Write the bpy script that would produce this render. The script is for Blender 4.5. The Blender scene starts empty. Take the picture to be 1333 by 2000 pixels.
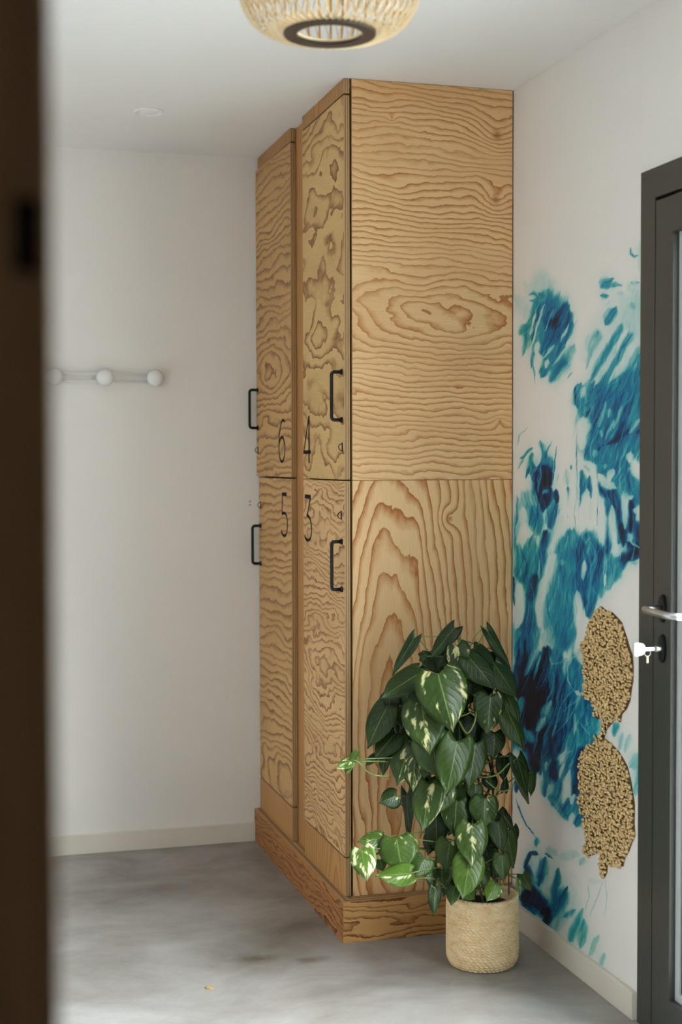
import bpy, bmesh, math, random
import numpy as np
from mathutils import Vector, Matrix

scene = bpy.context.scene
COL = scene.collection
PI = math.pi

# ------------------------------------------------------------------ camera
CAM_H, YAW, PITCH, ROLL, FPX = 1.40, 0.2785, -0.0351, -0.0023, 2792.45
def _basis():
    fw = Vector((math.sin(YAW)*math.cos(PITCH), math.cos(YAW)*math.cos(PITCH), math.sin(PITCH)))
    r = Vector((math.cos(YAW), -math.sin(YAW), 0)); u = r.cross(fw)
    c, s = math.cos(ROLL), math.sin(ROLL)
    return fw, r*c + u*s, u*c - r*s
FW, RT, UP = _basis()
cam_data = bpy.data.cameras.new('camera')
cam = bpy.data.objects.new('camera', cam_data); COL.objects.link(cam)
M = Matrix.Identity(4)
for i in range(3):
    M[i][0], M[i][1], M[i][2] = RT[i], UP[i], -FW[i]
M[2][3] = CAM_H
cam.matrix_world = M
cam_data.sensor_fit = 'VERTICAL'; cam_data.sensor_height = 36.0; cam_data.sensor_width = 24.0
cam_data.lens = FPX/2000*36.0
cam_data.clip_start = 0.05
cam_data.dof.use_dof = True; cam_data.dof.focus_distance = 4.1; cam_data.dof.aperture_fstop = 2.8
scene.camera = cam

# ------------------------------------------------------------------ daylight and exposure
world = bpy.data.worlds.new('sky'); scene.world = world; world.use_nodes = True
bg = world.node_tree.nodes['Background']
bg.inputs['Color'].default_value = (0.88, 0.94, 1.0, 1); bg.inputs['Strength'].default_value = 10.0
def portal(name, loc, rot, sx, sy):
    d = bpy.data.lights.new(name, 'AREA'); d.shape = 'RECTANGLE'; d.size = sx; d.size_y = sy
    d.cycles.is_portal = True
    o = bpy.data.objects.new(name, d); COL.objects.link(o); o.location = loc; o.rotation_euler = rot
    return o
portal('daylight_portal', (1.80, 2.02, 1.05), (PI/2, 0, PI/2), 2.15, 2.05)      # glass door and side light, shining to -x
sun_d = bpy.data.lights.new('sun', 'SUN'); sun_d.energy = 34.0; sun_d.angle = 1.1; sun_d.color = (.985, .985, 1.0)   # a sun spread wide by haze
sun = bpy.data.objects.new('sun', sun_d); COL.objects.link(sun)
sun.rotation_euler = Vector((-0.72, 0.42, -0.50)).to_track_quat('-Z', 'Y').to_euler()
scene.view_settings.view_transform = 'Standard'; scene.view_settings.look = 'None'
scene.view_settings.gamma = 1.0; scene.view_settings.use_curve_mapping = False
scene.view_settings.exposure = -0.32
scene.cycles.use_denoising = True
scene.cycles.max_bounces = 10; scene.cycles.diffuse_bounces = 6
scene.cycles.transparent_max_bounces = 12
scene.cycles.caustics_reflective = False; scene.cycles.caustics_refractive = False

# ------------------------------------------------------------------ survey helpers: a photo pixel to a point of the room
def ray(px, py):
    return FW + RT*((px-666.5)/FPX) + UP*((1000-py)/FPX)
def on_x(px, py, X):
    d = ray(px, py); t = X/d.x; return Vector((X, d.y*t, CAM_H+d.z*t))
def on_y(px, py, Y):
    d = ray(px, py); t = Y/d.y; return Vector((d.x*t, Y, CAM_H+d.z*t))
def on_z(px, py, Z):
    d = ray(px, py); t = (Z-CAM_H)/d.z; return Vector((d.x*t, d.y*t, Z))
def at_depth(px, py, D):
    return Vector((0, 0, CAM_H)) + ray(px, py)*D

# room dimensions
XR, YB, ZC, YS, XD = 1.683, 5.137, 2.506, 3.998, 1.154
XL, YR, YK = -1.15, 0.83, -1.7
XP, YP, PH, BH = 1.133, 3.952, 0.1207, 0.070
SEAM = 1.346

# ------------------------------------------------------------------ material helpers
def srgb(r, g, b):
    f = lambda c: (c/255/12.92 if c/255 <= .04045 else ((c/255+.055)/1.055)**2.4)
    return (f(r), f(g), f(b), 1)
class NT:
    def __init__(s, name):
        s.mat = bpy.data.materials.new(name); s.mat.use_nodes = True
        s.t = s.mat.node_tree; s.b = s.t.nodes['Principled BSDF']
    def n(s, kind, **kw):
        x = s.t.nodes.new(kind)
        for k, v in kw.items(): setattr(x, k, v)
        return x
    def put(s, sock, v):
        if hasattr(v, 'is_linked') or isinstance(v, bpy.types.NodeSocket): s.t.links.new(v, sock)
        else: sock.default_value = v
    def math(s, op, a, b=0.0, c=None, clamp=False):
        x = s.n('ShaderNodeMath', operation=op, use_clamp=clamp)
        s.put(x.inputs[0], a); s.put(x.inputs[1], b)
        if c is not None: s.put(x.inputs[2], c)
        return x.outputs[0]
    def comb(s, x, y, z=0.0):
        k = s.n('ShaderNodeCombineXYZ')
        for i, v in enumerate((x, y, z)): s.put(k.inputs[i], v)
        return k.outputs[0]
    def sep(s, v):
        k = s.n('ShaderNodeSeparateXYZ'); s.put(k.inputs[0], v); return k.outputs
    def noise(s, v, scale, detail=2, rough=.5, dist=0.0):
        k = s.n('ShaderNodeTexNoise'); s.put(k.inputs['Vector'], v)
        k.inputs['Scale'].default_value = scale; k.inputs['Detail'].default_value = detail
        k.inputs['Roughness'].default_value = rough; k.inputs['Distortion'].default_value = dist
        return k.outputs[0]
    def ramp(s, fac, stops, interp='LINEAR'):
        k = s.n('ShaderNodeValToRGB'); k.color_ramp.interpolation = interp
        e = k.color_ramp.elements
        while len(e) < len(stops): e.new(.5)
        for el, (p, c) in zip(e, stops):
            el.position = p; el.color = c if hasattr(c, '__len__') else (c, c, c, 1)
        s.put(k.inputs[0], fac); return k.outputs[0]
    def mix(s, fac, a, b, mode='MIX'):
        k = s.n('ShaderNodeMix', data_type='RGBA', blend_type=mode)
        s.put(k.inputs[0], fac); s.put(k.inputs[6], a); s.put(k.inputs[7], b); return k.outputs[2]
    def bump(s, h, strength=.3, dist=.002):
        k = s.n('ShaderNodeBump'); k.inputs['Strength'].default_value = strength; k.inputs['Distance'].default_value = dist
        s.put(k.inputs['Height'], h); s.put(s.b.inputs['Normal'], k.outputs[0])
    def col(s, v): s.put(s.b.inputs['Base Color'], v)
    def rough(s, v): s.put(s.b.inputs['Roughness'], v)
    def coord(s, k='Object'): return s.n('ShaderNodeTexCoord').outputs[k]

def plain(name, c, rough=.5, metal=0.0, var=.06, scale=30, bump=0.0, spec=.5):
    m = NT(name); v = m.coord('Object')
    nz = m.noise(v, scale, 3)
    k = m.ramp(nz, [(.3, tuple(x*(1-var) for x in c[:3])+(1,)), (.7, tuple(min(1, x*(1+var)) for x in c[:3])+(1,))])
    m.col(k); m.rough(rough); m.b.inputs['Metallic'].default_value = metal
    m.b.inputs['Specular IOR Level'].default_value = spec
    if bump: m.bump(nz, bump, .001)
    return m.mat

WHITE = (0.70, 0.685, 0.66, 1)
def wall_paint():
    m = NT('white wall paint'); v = m.coord('Object')
    m.col(m.ramp(m.noise(v, 1.3, 3), [(.3, (.765, .745, .725, 1)), (.7, (.79, .77, .75, 1))]))
    m.rough(.75); m.bump(m.noise(v, 260, 2), .05, .001); return m.mat
M_WALL = wall_paint()
M_CEIL = plain('ceiling paint', (.80, .805, .81, 1), .85, var=.02, scale=2)
M_BASE = plain('baseboard paint', (.70, .66, .59, 1), .5, var=.03, scale=6)

def concrete():
    m = NT('polished concrete'); v = m.coord('Object'); x, y, z = m.sep(v)
    big = m.noise(v, 1.6, 6, .62, .6); streak = m.noise(m.comb(m.math('MULTIPLY', x, 1.0), m.math('MULTIPLY', y, 1.25)), 2.6, 7, .62, .5)
    fine = m.noise(v, 90, 4, .7)
    f = m.math('ADD', m.math('MULTIPLY', big, .5), m.math('MULTIPLY', streak, .5))
    c = m.ramp(f, [(.34, srgb(112, 106, 100)), (.5, srgb(146, 143, 140)), (.66, srgb(172, 172, 171))])
    c = m.mix(m.math('MULTIPLY', m.math('SUBTRACT', fine, .5), .5), c, (.08, .075, .07, 1))
    for (px, py, a, b, s) in ((505, 1872, .075, .045, .85), (612, 1874, .065, .035, .7), (300, 1735, .14, .06, .35)):   # two dark stains in the slab and a wider, fainter dark patch
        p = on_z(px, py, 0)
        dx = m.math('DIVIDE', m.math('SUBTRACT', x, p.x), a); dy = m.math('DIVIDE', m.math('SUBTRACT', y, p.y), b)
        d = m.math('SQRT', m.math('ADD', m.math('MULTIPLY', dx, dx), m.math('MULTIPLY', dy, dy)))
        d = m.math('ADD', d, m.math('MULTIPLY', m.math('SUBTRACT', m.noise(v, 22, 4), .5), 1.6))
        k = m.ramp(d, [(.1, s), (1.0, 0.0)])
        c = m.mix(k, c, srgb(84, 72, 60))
    m.col(c)
    m.rough(m.ramp(streak, [(.3, .42), (.7, .30)])); m.b.inputs['Specular IOR Level'].default_value = .5
    m.bump(fine, .04, .001); return m.mat
M_FLOOR = concrete()

def ply(name, cu, cv, vert=False, k=26.0, asp=3.2, n1=2.2, s1=(1.1, 4.2), n2=.5, seed=0.0,
        light=(196, 166, 120), dark=(152, 104, 54), fine=1.0, knots=(), tilt=0.0, con=1.0):
    """rotary-cut pine plywood: growth rings as contour lines round (cu, cv), in metres of the 'grain' map"""
    m = NT(name); uvn = m.n('ShaderNodeUVMap'); uvn.uv_map = 'grain'
    u0, v0, _ = m.sep(uvn.outputs[0]); u, v = u0, v0
    if vert: u, v, cu, cv = v, u, cv, cu
    du = m.math('SUBTRACT', u, cu); dv = m.math('SUBTRACT', v, cv)
    if tilt: dv = m.math('ADD', dv, m.math('MULTIPLY', du, tilt))
    st = m.comb(m.math('MULTIPLY', du, s1[0]), m.math('MULTIPLY', dv, s1[1]), seed)
    w1 = m.math('SUBTRACT', m.noise(st, 1.0, 2, .5, .35), .5)
    st2 = m.comb(m.math('MULTIPLY', du, s1[0]*4.5), m.math('MULTIPLY', dv, s1[1]*2.8), seed+7)
    w2 = m.math('SUBTRACT', m.noise(st2, 1.0, 3, .54, .3), .5)
    st3 = m.comb(m.math('MULTIPLY', du, 30), m.math('MULTIPLY', dv, 60), seed+3)
    w3 = m.math('SUBTRACT', m.noise(st3, 1.0, 3, .65), .5)
    a = m.math('DIVIDE', du, asp)
    rr = m.math('SQRT', m.math('ADD', m.math('ADD', m.math('MULTIPLY', a, a), m.math('MULTIPLY', dv, dv)), .0012))
    h = m.math('MULTIPLY', rr, k)
    h = m.math('ADD', h, m.math('MULTIPLY', w1, n1*2)); h = m.math('ADD', h, m.math('MULTIPLY', w2, n2*2))
    h = m.math('ADD', h, m.math('MULTIPLY', w3, .15*fine))
    kn = None
    for (ku, kv, kr, ka) in knots:
        x = m.math('SUBTRACT', u0, ku); y = m.math('SUBTRACT', v0, kv)
        d2 = m.math('ADD', m.math('MULTIPLY', x, x), m.math('MULTIPLY', y, y))
        h = m.math('ADD', h, m.math('MULTIPLY', m.math('POWER', 2.718, m.math('MULTIPLY', d2, -1/(kr*kr))), ka))
        g = m.math('POWER', 2.718, m.math('MULTIPLY', d2, -1/(kr*kr*.05)))
        kn = g if kn is None else m.math('ADD', kn, g)
    f = m.math('FRACT', h)
    L = srgb(*light); D = srgb(*dark)
    O = tuple(.42*a_+.58*b_ for a_, b_ in zip(L[:3], D[:3]))+(1,); K = tuple(x*.66 for x in D[:3])+(1,)
    c = m.ramp(f, [(0.0, L), (.50, L), (.76, O), (.90, D), (.95, K), (.985, D), (1.0, L)])
    ring = m.ramp(f, [(0.0, 0.0), (.4, 0.0), (.9, 1.0), (1.0, 0.0)])
    amp = m.ramp(m.noise(m.comb(m.math('MULTIPLY', du, 1.4), m.math('MULTIPLY', dv, 7), seed+11), 1.6, 4, .6), [(.30, .45*con), (.52, con)])
    c = m.mix(amp, L, c)
    tone = m.noise(m.comb(m.math('MULTIPLY', du, 2.0), m.math('MULTIPLY', dv, 5.0), seed+5), 1.0, 3)
    c = m.mix(m.ramp(tone, [(.42, 0.0), (.78, .55)]), c, O)
    if kn is not None: c = m.mix(m.math('MULTIPLY', kn, .8, clamp=True), c, K)
    fib = m.noise(m.comb(m.math('MULTIPLY', du, 14), m.math('MULTIPLY', dv, 420), seed), 1.0, 2)
    c = m.mix(m.math('MULTIPLY', m.ramp(fib, [(.35, 1.0), (.65, 0.0)]), .14), c, K)
    m.col(c); m.rough(.48); m.b.inputs['Specular IOR Level'].default_value = .3
    m.bump(m.math('ADD', ring, m.math('MULTIPLY', fib, .4)), .08, .0008)
    return m.mat
def ply_edge():
    """the layered edge of a plywood board: stripes across the thickness, stored in the 'grain' map's second channel"""
    m = NT('plywood edge layers'); uvn = m.n('ShaderNodeUVMap'); uvn.uv_map = 'layers'
    u, v, _ = m.sep(uvn.outputs[0])
    s = m.math('FRACT', m.math('MULTIPLY', v, 2.5))
    c = m.ramp(s, [(0, srgb(190, 160, 118)), (.46, srgb(186, 156, 114)), (.54, srgb(146, 108, 66)), (.96, srgb(152, 114, 70)), (1, srgb(190, 160, 118))])
    n = m.noise(m.comb(m.math('MULTIPLY', u, 60), m.math('MULTIPLY', v, 8)), 1.0, 3)
    c = m.mix(m.math('MULTIPLY', n, .35), c, srgb(130, 92, 52)); m.col(c); m.rough(.6); return m.mat
M_EDGE = ply_edge()
M_BLACK = plain('black powder-coated metal', (.012, .012, .013, 1), .42, .6, .1, 200)
M_INK = plain('grey-black numeral paint', (.022, .021, .019, 1), .9, 0, .15, 150, spec=.05)
M_GAP = plain('dark carcass interior', (.045, .030, .018, 1), .8)
M_ALU = NT('anthracite powder-coated aluminium')
_v = M_ALU.coord('Object'); M_ALU.col(M_ALU.ramp(M_ALU.noise(_v, 500, 2), [(.3, (.036, .038, .034, 1)), (.7, (.048, .050, .045, 1))])); M_ALU.rough(.38)
M_ALU.bump(M_ALU.noise(_v, 900, 2), .08, .0004); M_ALU = M_ALU.mat
M_CHROME = plain('brushed steel', (.55, .55, .56, 1), .28, 1.0, .03, 300)
M_KEYW = plain('white key plastic', (.42, .41, .40, 1), .5)
M_WHITEM = plain('white lacquered wood', (.74, .75, .75, 1), .25, 0, .02, 10)
M_WIRE = plain('white lacquered rail', (.70, .71, .70, 1), .3, 0, .02, 10)
M_BAMBOO = plain('bamboo', srgb(232, 212, 172), .5, 0, .12, 40)
M_BAMBOO_D = plain('darker bamboo', srgb(208, 168, 112), .5, 0, .15, 40)
M_RING = plain('dark stained ring', srgb(52, 42, 34), .45, 0, .1, 60)
M_BULB = plain('opal bulb glass', (.85, .85, .83, 1), .3)
M_BROWN = NT('dark brown stained timber')
_v = M_BROWN.coord('Object'); _x, _y, _z = M_BROWN.sep(_v)
M_BROWN.col(M_BROWN.ramp(M_BROWN.noise(M_BROWN.comb(M_BROWN.math('MULTIPLY', _x, 30), M_BROWN.math('MULTIPLY', _y, 30), _z), 1.5, 4), [(.3, (.34, .19, .095, 1)), (.7, (.44, .26, .13, 1))]))
M_BROWN.rough(.7); M_BROWN.b.inputs['Specular IOR Level'].default_value = .15; M_BROWN = M_BROWN.mat
M_SEAL = plain('pale glazing bead', (.52, .56, .58, 1), .35, 0, .03, 20)
def glass_mat():
    m = NT('thin window glass'); t = m.t; t.nodes.remove(m.b)
    tr = m.n('ShaderNodeBsdfTransparent'); tr.inputs[0].default_value = (.93, .96, .95, 1)
    gl = m.n('ShaderNodeBsdfGlossy'); gl.inputs['Roughness'].default_value = .02
    lw = m.n('ShaderNodeLayerWeight'); fr = m.math('ADD', .03, m.math('MULTIPLY', m.math('POWER', lw.outputs['Facing'], 5.0), .7))
    mx = m.n('ShaderNodeMixShader'); t.links.new(fr, mx.inputs[0]); t.links.new(tr.outputs[0], mx.inputs[1]); t.links.new(gl.outputs[0], mx.inputs[2])
    t.links.new(mx.outputs[0], t.nodes['Material Output'].inputs[0]); return m.mat
M_GLASS = glass_mat()
M_TERR = plain('pale terrace paving', (.72, .70, .66, 1), .8, 0, .06, 2)

# ------------------------------------------------------------------ mesh helpers
def link(name, me, mats, parent=None, loc=(0, 0, 0)):
    o = bpy.data.objects.new(name, me); COL.objects.link(o)
    for m in (mats if isinstance(mats, (list, tuple)) else [mats]):
        if m is not None and len(me.materials) < (len(mats) if isinstance(mats, (list, tuple)) else 1): me.materials.append(m)
    o.location = loc
    if parent is not None: o.parent = parent
    return o
def mesh(name, verts, faces, smooth=False):
    me = bpy.data.meshes.new(name); me.from_pydata([tuple(v) for v in verts], [], faces); me.update()
    if smooth:
        for p in me.polygons: p.use_smooth = True
    return me
def tag(o, label=None, cat=None, group=None, kind=None):
    if label: o['label'] = label
    if cat: o['category'] = cat
    if group: o['group'] = group
    if kind: o['kind'] = kind
    return o
def thing(name, loc, label, cat, group=None):
    o = bpy.data.objects.new(name, None); COL.objects.link(o); o.location = loc; o.empty_display_size = .05
    return tag(o, label, cat, group)
def bm_box(bm, a, b, bev=0.0):
    vs = [bm.verts.new((x, y, z)) for x in (a[0], b[0]) for y in (a[1], b[1]) for z in (a[2], b[2])]
    fs = [bm.faces.new([vs[i] for i in f]) for f in ((0, 1, 3, 2), (4, 6, 7, 5), (0, 4, 5, 1), (2, 3, 7, 6), (0, 2, 6, 4), (1, 5, 7, 3))]
    if bev:
        es = list({e for f in fs for e in f.edges})
        bmesh.ops.bevel(bm, geom=es, offset=bev, segments=2, affect='EDGES', profile=.6)
def box(name, a, b, mat, parent=None, org=(0, 0, 0), bev=0.0, loc=None):
    bm = bmesh.new()
    lo = [min(p, q)-o for p, q, o in zip(a, b, org)]; hi = [max(p, q)-o for p, q, o in zip(a, b, org)]
    bm_box(bm, lo, hi, bev); bmesh.ops.recalc_face_normals(bm, faces=bm.faces)
    me = bpy.data.meshes.new(name); bm.to_mesh(me); bm.free()
    return link(name, me, mat, parent, loc or (0, 0, 0))
def boxes(name, lst, mat, parent=None, org=(0, 0, 0)):
    bm = bmesh.new()
    for a, b in lst:
        bm_box(bm, [p-o for p, o in zip(a, org)], [p-o for p, o in zip(b, org)])
    bmesh.ops.recalc_face_normals(bm, faces=bm.faces)
    me = bpy.data.meshes.new(name); bm.to_mesh(me); bm.free()
    return link(name, me, mat, parent)
def board(name, a, b, face_mat, parent, org, thin, bev=.0008):
    """a plywood board: face veneer on the two large sides (thin axis), layered edges on the rest; world-metre grain map"""
    bm = bmesh.new()
    lo = [min(p, q) for p, q in zip(a, b)]; hi = [max(p, q) for p, q in zip(a, b)]
    bm_box(bm, lo, hi, bev); bmesh.ops.recalc_face_normals(bm, faces=bm.faces)
    g = bm.loops.layers.uv.new('grain'); l = bm.loops.layers.uv.new('layers')
    th = hi[thin]-lo[thin]
    for f in bm.faces:
        n = f.normal; ax = max(range(3), key=lambda i: abs(n[i]))
        f.material_index = 0 if ax == thin else 1
        for lp in f.loops:
            c = lp.vert.co
            uv = {0: (c.y, c.z), 1: (c.x, c.z), 2: (c.y, c.x)}[thin]
            lp[g].uv = uv
            oth = [i for i in range(3) if i not in (ax, thin)]
            lp[l].uv = (c[oth[0]], (c[thin]-lo[thin])/th)
    for v in bm.verts: v.co -= Vector(org)
    me = bpy.data.meshes.new(name); bm.to_mesh(me); bm.free()
    return link(name, me, [face_mat, M_EDGE], parent)
def tube_geo(pts, rad, n=10, cap=True):
    pts = [Vector(p) for p in pts]; rads = rad if hasattr(rad, '__len__') else [rad]*len(pts)
    vs, fs = [], []; prev = None
    for i, p in enumerate(pts):
        t = (pts[min(i+1, len(pts)-1)]-pts[max(i-1, 0)]).normalized()
        if prev is None:
            a = Vector((0, 0, 1)) if abs(t.z) < .9 else Vector((1, 0, 0)); x = t.cross(a).normalized()
        else:
            x = (prev-t*prev.dot(t)).normalized()
        prev = x; y = t.cross(x)
        for k in range(n):
            th = 2*PI*k/n; vs.append(p+(x*math.cos(th)+y*math.sin(th))*rads[i])
    for i in range(len(pts)-1):
        for k in range(n):
            k2 = (k+1) % n; fs.append((i*n+k, i*n+k2, (i+1)*n+k2, (i+1)*n+k))
    if cap:
        fs.append(tuple(range(n))[::-1]); fs.append(tuple((len(pts)-1)*n+k for k in range(n)))
    return vs, fs
def merge(*gs):
    V, F = [], []
    for vs, fs in gs:
        o = len(V); V += list(vs); F += [tuple(i+o for i in f) for f in fs]
    return V, F
def tube(name, pts, rad, mat, parent=None, n=10, org=(0, 0, 0)):
    vs, fs = tube_geo([Vector(p)-Vector(org) for p in pts], rad, n)
    return link(name, mesh(name, vs, fs, True), mat, parent)
def lathe_geo(prof, n=48, axis='z', c=(0, 0, 0)):
    vs, fs = [], []; c = Vector(c)
    for (r, z) in prof:
        for k in range(n):
            th = 2*PI*k/n; a, b = r*math.cos(th), r*math.sin(th)
            vs.append(c+Vector({'z': (a, b, z), 'y': (a, z, b), 'x': (z, a, b)}[axis]))
    for i in range(len(prof)-1):
        for k in range(n):
            k2 = (k+1) % n; fs.append((i*n+k, i*n+k2, (i+1)*n+k2, (i+1)*n+k))
    return vs, fs
def lathe(name, prof, mat, parent=None, n=48, axis='z', c=(0, 0, 0), smooth=True):
    vs, fs = lathe_geo(prof, n, axis, c); me = mesh(name, vs, fs, smooth)
    bm = bmesh.new(); bm.from_mesh(me); bmesh.ops.remove_doubles(bm, verts=bm.verts, dist=1e-6)
    bmesh.ops.recalc_face_normals(bm, faces=bm.faces); bm.to_mesh(me); bm.free()
    return link(name, me, mat, parent)
def struct(o): o['kind'] = 'structure'; return o
def arc(pts, r, n=6):
    """polyline with rounded corners"""
    pts = [Vector(p) for p in pts]; out = [pts[0]]
    for i in range(1, len(pts)-1):
        a = (pts[i-1]-pts[i]).normalized(); b = (pts[i+1]-pts[i]).normalized()
        p0, p2 = pts[i]+a*r, pts[i]+b*r
        for k in range(n+1):
            t = k/n; out.append(p0*(1-t)**2+pts[i]*2*t*(1-t)+p2*t*t)
    out.append(pts[-1]); return out

# ------------------------------------------------------------------ room shell
struct(box('floor', (XL-.2, YK-.2, -.15), (XR+.2, YB+.2, 0), M_FLOOR))
struct(box('ceiling', (XL-.2, YK-.2, ZC), (XR+.2, YB+.2, ZC+.25), M_CEIL))
struct(box('wall_back', (XL-.2, YB, 0), (XR+.2, YB+.2, ZC), M_WALL))
struct(box('wall_left', (XL-.2, YK, 0), (XL, YB, ZC), M_WALL))
DY1, DY0, DZ = 3.186, 2.10, 2.104        # glass door opening in the right wall
WY0 = 0.98                                # an unseen fixed side light, added for daylight, goes on towards the camera
struct(boxes('wall_right', [((XR, DY1, 0), (XR+.2, YB, ZC)), ((XR, WY0, DZ), (XR+.2, DY1, ZC)), ((XR, YK, 0), (XR+.2, WY0, ZC))], M_WALL))
struct(box('wall_corridor', (XL-.2, YK-.2, 0), (XR+.2, YK, ZC), M_WALL))
# the wall the camera looks through: a doorway lined with dark timber
E0 = at_depth(108, 1000, .74); OX0, OX1, OZ = E0.x, E0.x+.86, 2.06
struct(boxes('wall_rear', [((XL, YR, 0), (OX0-.03, YR+.10, ZC)), ((OX1+.03, YR, 0), (XR, YR+.10, ZC)), ((OX0-.03, YR, OZ+.03), (OX1+.03, YR+.10, ZC))], M_WALL))
w1 = struct(boxes('window_1', [((XR, WY0, 0), (XR+.07, WY0+.06, DZ)), ((XR, DY0-.06, 0), (XR+.07, DY0-.002, DZ)), ((XR, WY0+.06, 0), (XR+.07, DY0-.06, .08)), ((XR, WY0+.06, DZ-.08), (XR+.07, DY0-.06, DZ))], M_ALU))  # out-of-view glazing added to let in more daylight
box('pane', (XR+.03, WY0+.05, .07), (XR+.038, DY0-.05, DZ-.07), M_GLASS, w1)
struct(box('terrace', (-14, -16, -.25), (16, 14, -.155), M_TERR))
# baseboards: a face board with a rounded top and a thin paint shadow joint
def baseboard(name, a, b): return struct(box(name, a, b, M_BASE, bev=.002))
baseboard('baseboard_back', (XL, YB-.014, 0), (XP+.0, YB, BH))
baseboard('baseboard_right', (XR-.014, DY1+.012, 0), (XR, YS, BH))
baseboard('baseboard_left', (XL, YR+.10, 0), (XL+.014, YB-.014, BH))

# ------------------------------------------------------------------ glass door in the right wall (open air behind it)
FX0, FX1 = XR-.006, XR+.075
dr = struct(boxes('door_1', [((FX0, DY1-.072, 0), (FX1, DY1, DZ)), ((FX0, DY0, 0), (FX1, DY0+.072, DZ)), ((FX0, DY0+.072, DZ-.072), (FX1, DY1-.072, DZ)), ((FX0, DY0+.072, 0), (FX1, DY1-.072, .022))], M_ALU))
LY1, LY0, LZ0, LZ1 = DY1-.076, DY0+.076, .026, DZ-.081
GY1, GY0, GZ0, GZ1 = 3.026, LY0+.086, .112, 1.938
leaf = boxes('door_leaf', [((FX0, GY1, LZ0), (FX1-.01, LY1, LZ1)), ((FX0, LY0, LZ0), (FX1-.01, GY0, LZ1)), ((FX0, GY0, LZ0), (FX1-.01, GY1, GZ0)), ((FX0, GY0, GZ1), (FX1-.01, GY1, LZ1))], M_ALU, dr)
boxes('glazing_bead', [((FX0+.016, GY1-.02, GZ0), (FX0+.05, GY1, GZ1)), ((FX0+.016, GY0, GZ0), (FX0+.05, GY0+.02, GZ1)), ((FX0+.016, GY0+.02, GZ0), (FX0+.05, GY1-.02, GZ0+.02)), ((FX0+.016, GY0+.02, GZ1-.02), (FX0+.05, GY1-.02, GZ1))], M_SEAL, dr)
boxes('gasket_light_stop', [((FX0+.03, LY1-.004, LZ0), (FX0+.045, DY1-.070, LZ1+.004)), ((FX0+.03, LY0, LZ1-.004), (FX0+.045, LY1-.004, DZ-.070)), ((FX0+.022, GY1-.038, GZ0+.02), (FX0+.034, GY1-.02, GZ1-.02)), ((FX0+.022, GY0+.038, GZ0+.02), (FX0+.034, GY1-.038, GZ0+.036))], plain('black stop strip', (.012, .013, .013, 1), .8, spec=.2), dr)  # added black strips: stop light through the gaps, cover the bright glass edge
box('glass_pane', (FX0+.03, GY0+.01, GZ0+.01), (FX0+.036, GY1-.01, GZ1-.01), M_GLASS, dr)
hy, hz, kz = 3.062, 1.048, .952
def capsule_plate(name, y, z, hw, hh, mat, parent, x0=FX0, th=.008):
    vs, fs = [], []; n = 32
    for x, s in ((x0, 1), (x0-th*.7, 1), (x0-th, .9)):
        for k in range(n):
            th_ = 2*PI*k/n; vs.append((x, y+hw*s*math.cos(th_), z+hh*s*math.sin(th_)*1.0))
    for i in range(2):
        for k in range(n): fs.append((i*n+k, i*n+(k+1) % n, (i+1)*n+(k+1) % n, (i+1)*n+k))
    fs.append(tuple(range(2*n, 3*n)))
    return link(name, mesh(name, vs, fs), mat, parent)
capsule_plate('rosette', hy, hz, .015, .034, M_BLACK, leaf)
lev = arc([(FX0-.004, hy, hz), (FX0-.055, hy, hz), (FX0-.055, hy-.125, hz-.004), (FX0-.028, hy-.135, hz-.006)], .016, 7)
tube('lever_handle', lev, .0085, M_CHROME, leaf, 14)
capsule_plate('lock_escutcheon', hy, kz, .014, .034, M_BLACK, leaf)
vs, fs = lathe_geo([(0, -.016), (.007, -.016), (.0075, -.012), (.0075, 0)], 20, 'x', (FX0-.006, hy, kz))
link('lock_cylinder', mesh('lock_cylinder', vs, fs, True), M_CHROME, leaf)
ky = thing('door_key', (FX0-.02, hy, kz), 'key with wide white plastic head sticking in the grey door lock', 'key')
box('blade', (-.030, -.001, -.004), (.006, .001, .004), M_CHROME, ky)
hd = [(-.028, -.006), (-.034, -.013), (-.052, -.017), (-.060, -.014), (-.060, .014), (-.052, .018), (-.034, .014), (-.028, .006)]
bm = bmesh.new(); a = [bm.verts.new((x, -.004, z)) for x, z in hd]; b = [bm.verts.new((x, .004, z)) for x, z in hd]
bm.faces.new(a); bm.faces.new(b[::-1])
for i in range(8): bm.faces.new((a[i], b[i], b[(i+1) % 8], a[(i+1) % 8]))
bmesh.ops.recalc_face_normals(bm, faces=bm.faces); bmesh.ops.bevel(bm, geom=list(bm.edges), offset=.0015, segments=2, affect='EDGES')
me = bpy.data.meshes.new('head'); bm.to_mesh(me); bm.free()
h_ = link('head', me, M_KEYW, ky); h_['label'] = 'white plastic key head'
tube('ring', [(-.022+.008*math.cos(t), 0, -.009+.008*math.sin(t)) for t in [2*PI*k/20 for k in range(21)]], .0009, M_CHROME, ky, 6)
box('tag', (-.0245, -.001, -.033), (-.0195, .001, -.016), plain('brass tag', (.55, .42, .2, 1), .35, .9), ky, bev=.0006)

# ------------------------------------------------------------------ dark timber lining of the doorway the camera looks through
t1 = struct(box('trim_1', (OX0-.10, E0.y, 0), (OX0, YR+.10, OZ), M_BROWN, bev=.002))
struct(box('trim_2', (OX1, E0.y, 0), (OX1+.10, YR+.10, OZ), M_BROWN, bev=.002))
struct(box('trim_3', (OX0-.10, E0.y, OZ), (OX1+.10, YR+.10, OZ+.10), M_BROWN, bev=.002))
q = at_depth(50, 465, .74)
box('latch_plate', (q.x-.007, E0.y-.003, q.z-.019), (q.x+.007, E0.y+.001, q.z+.019), plain('matt black iron', (.03, .02, .016, 1), .9, 0, .1, 50, spec=.05), t1, bev=.001)

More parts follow.
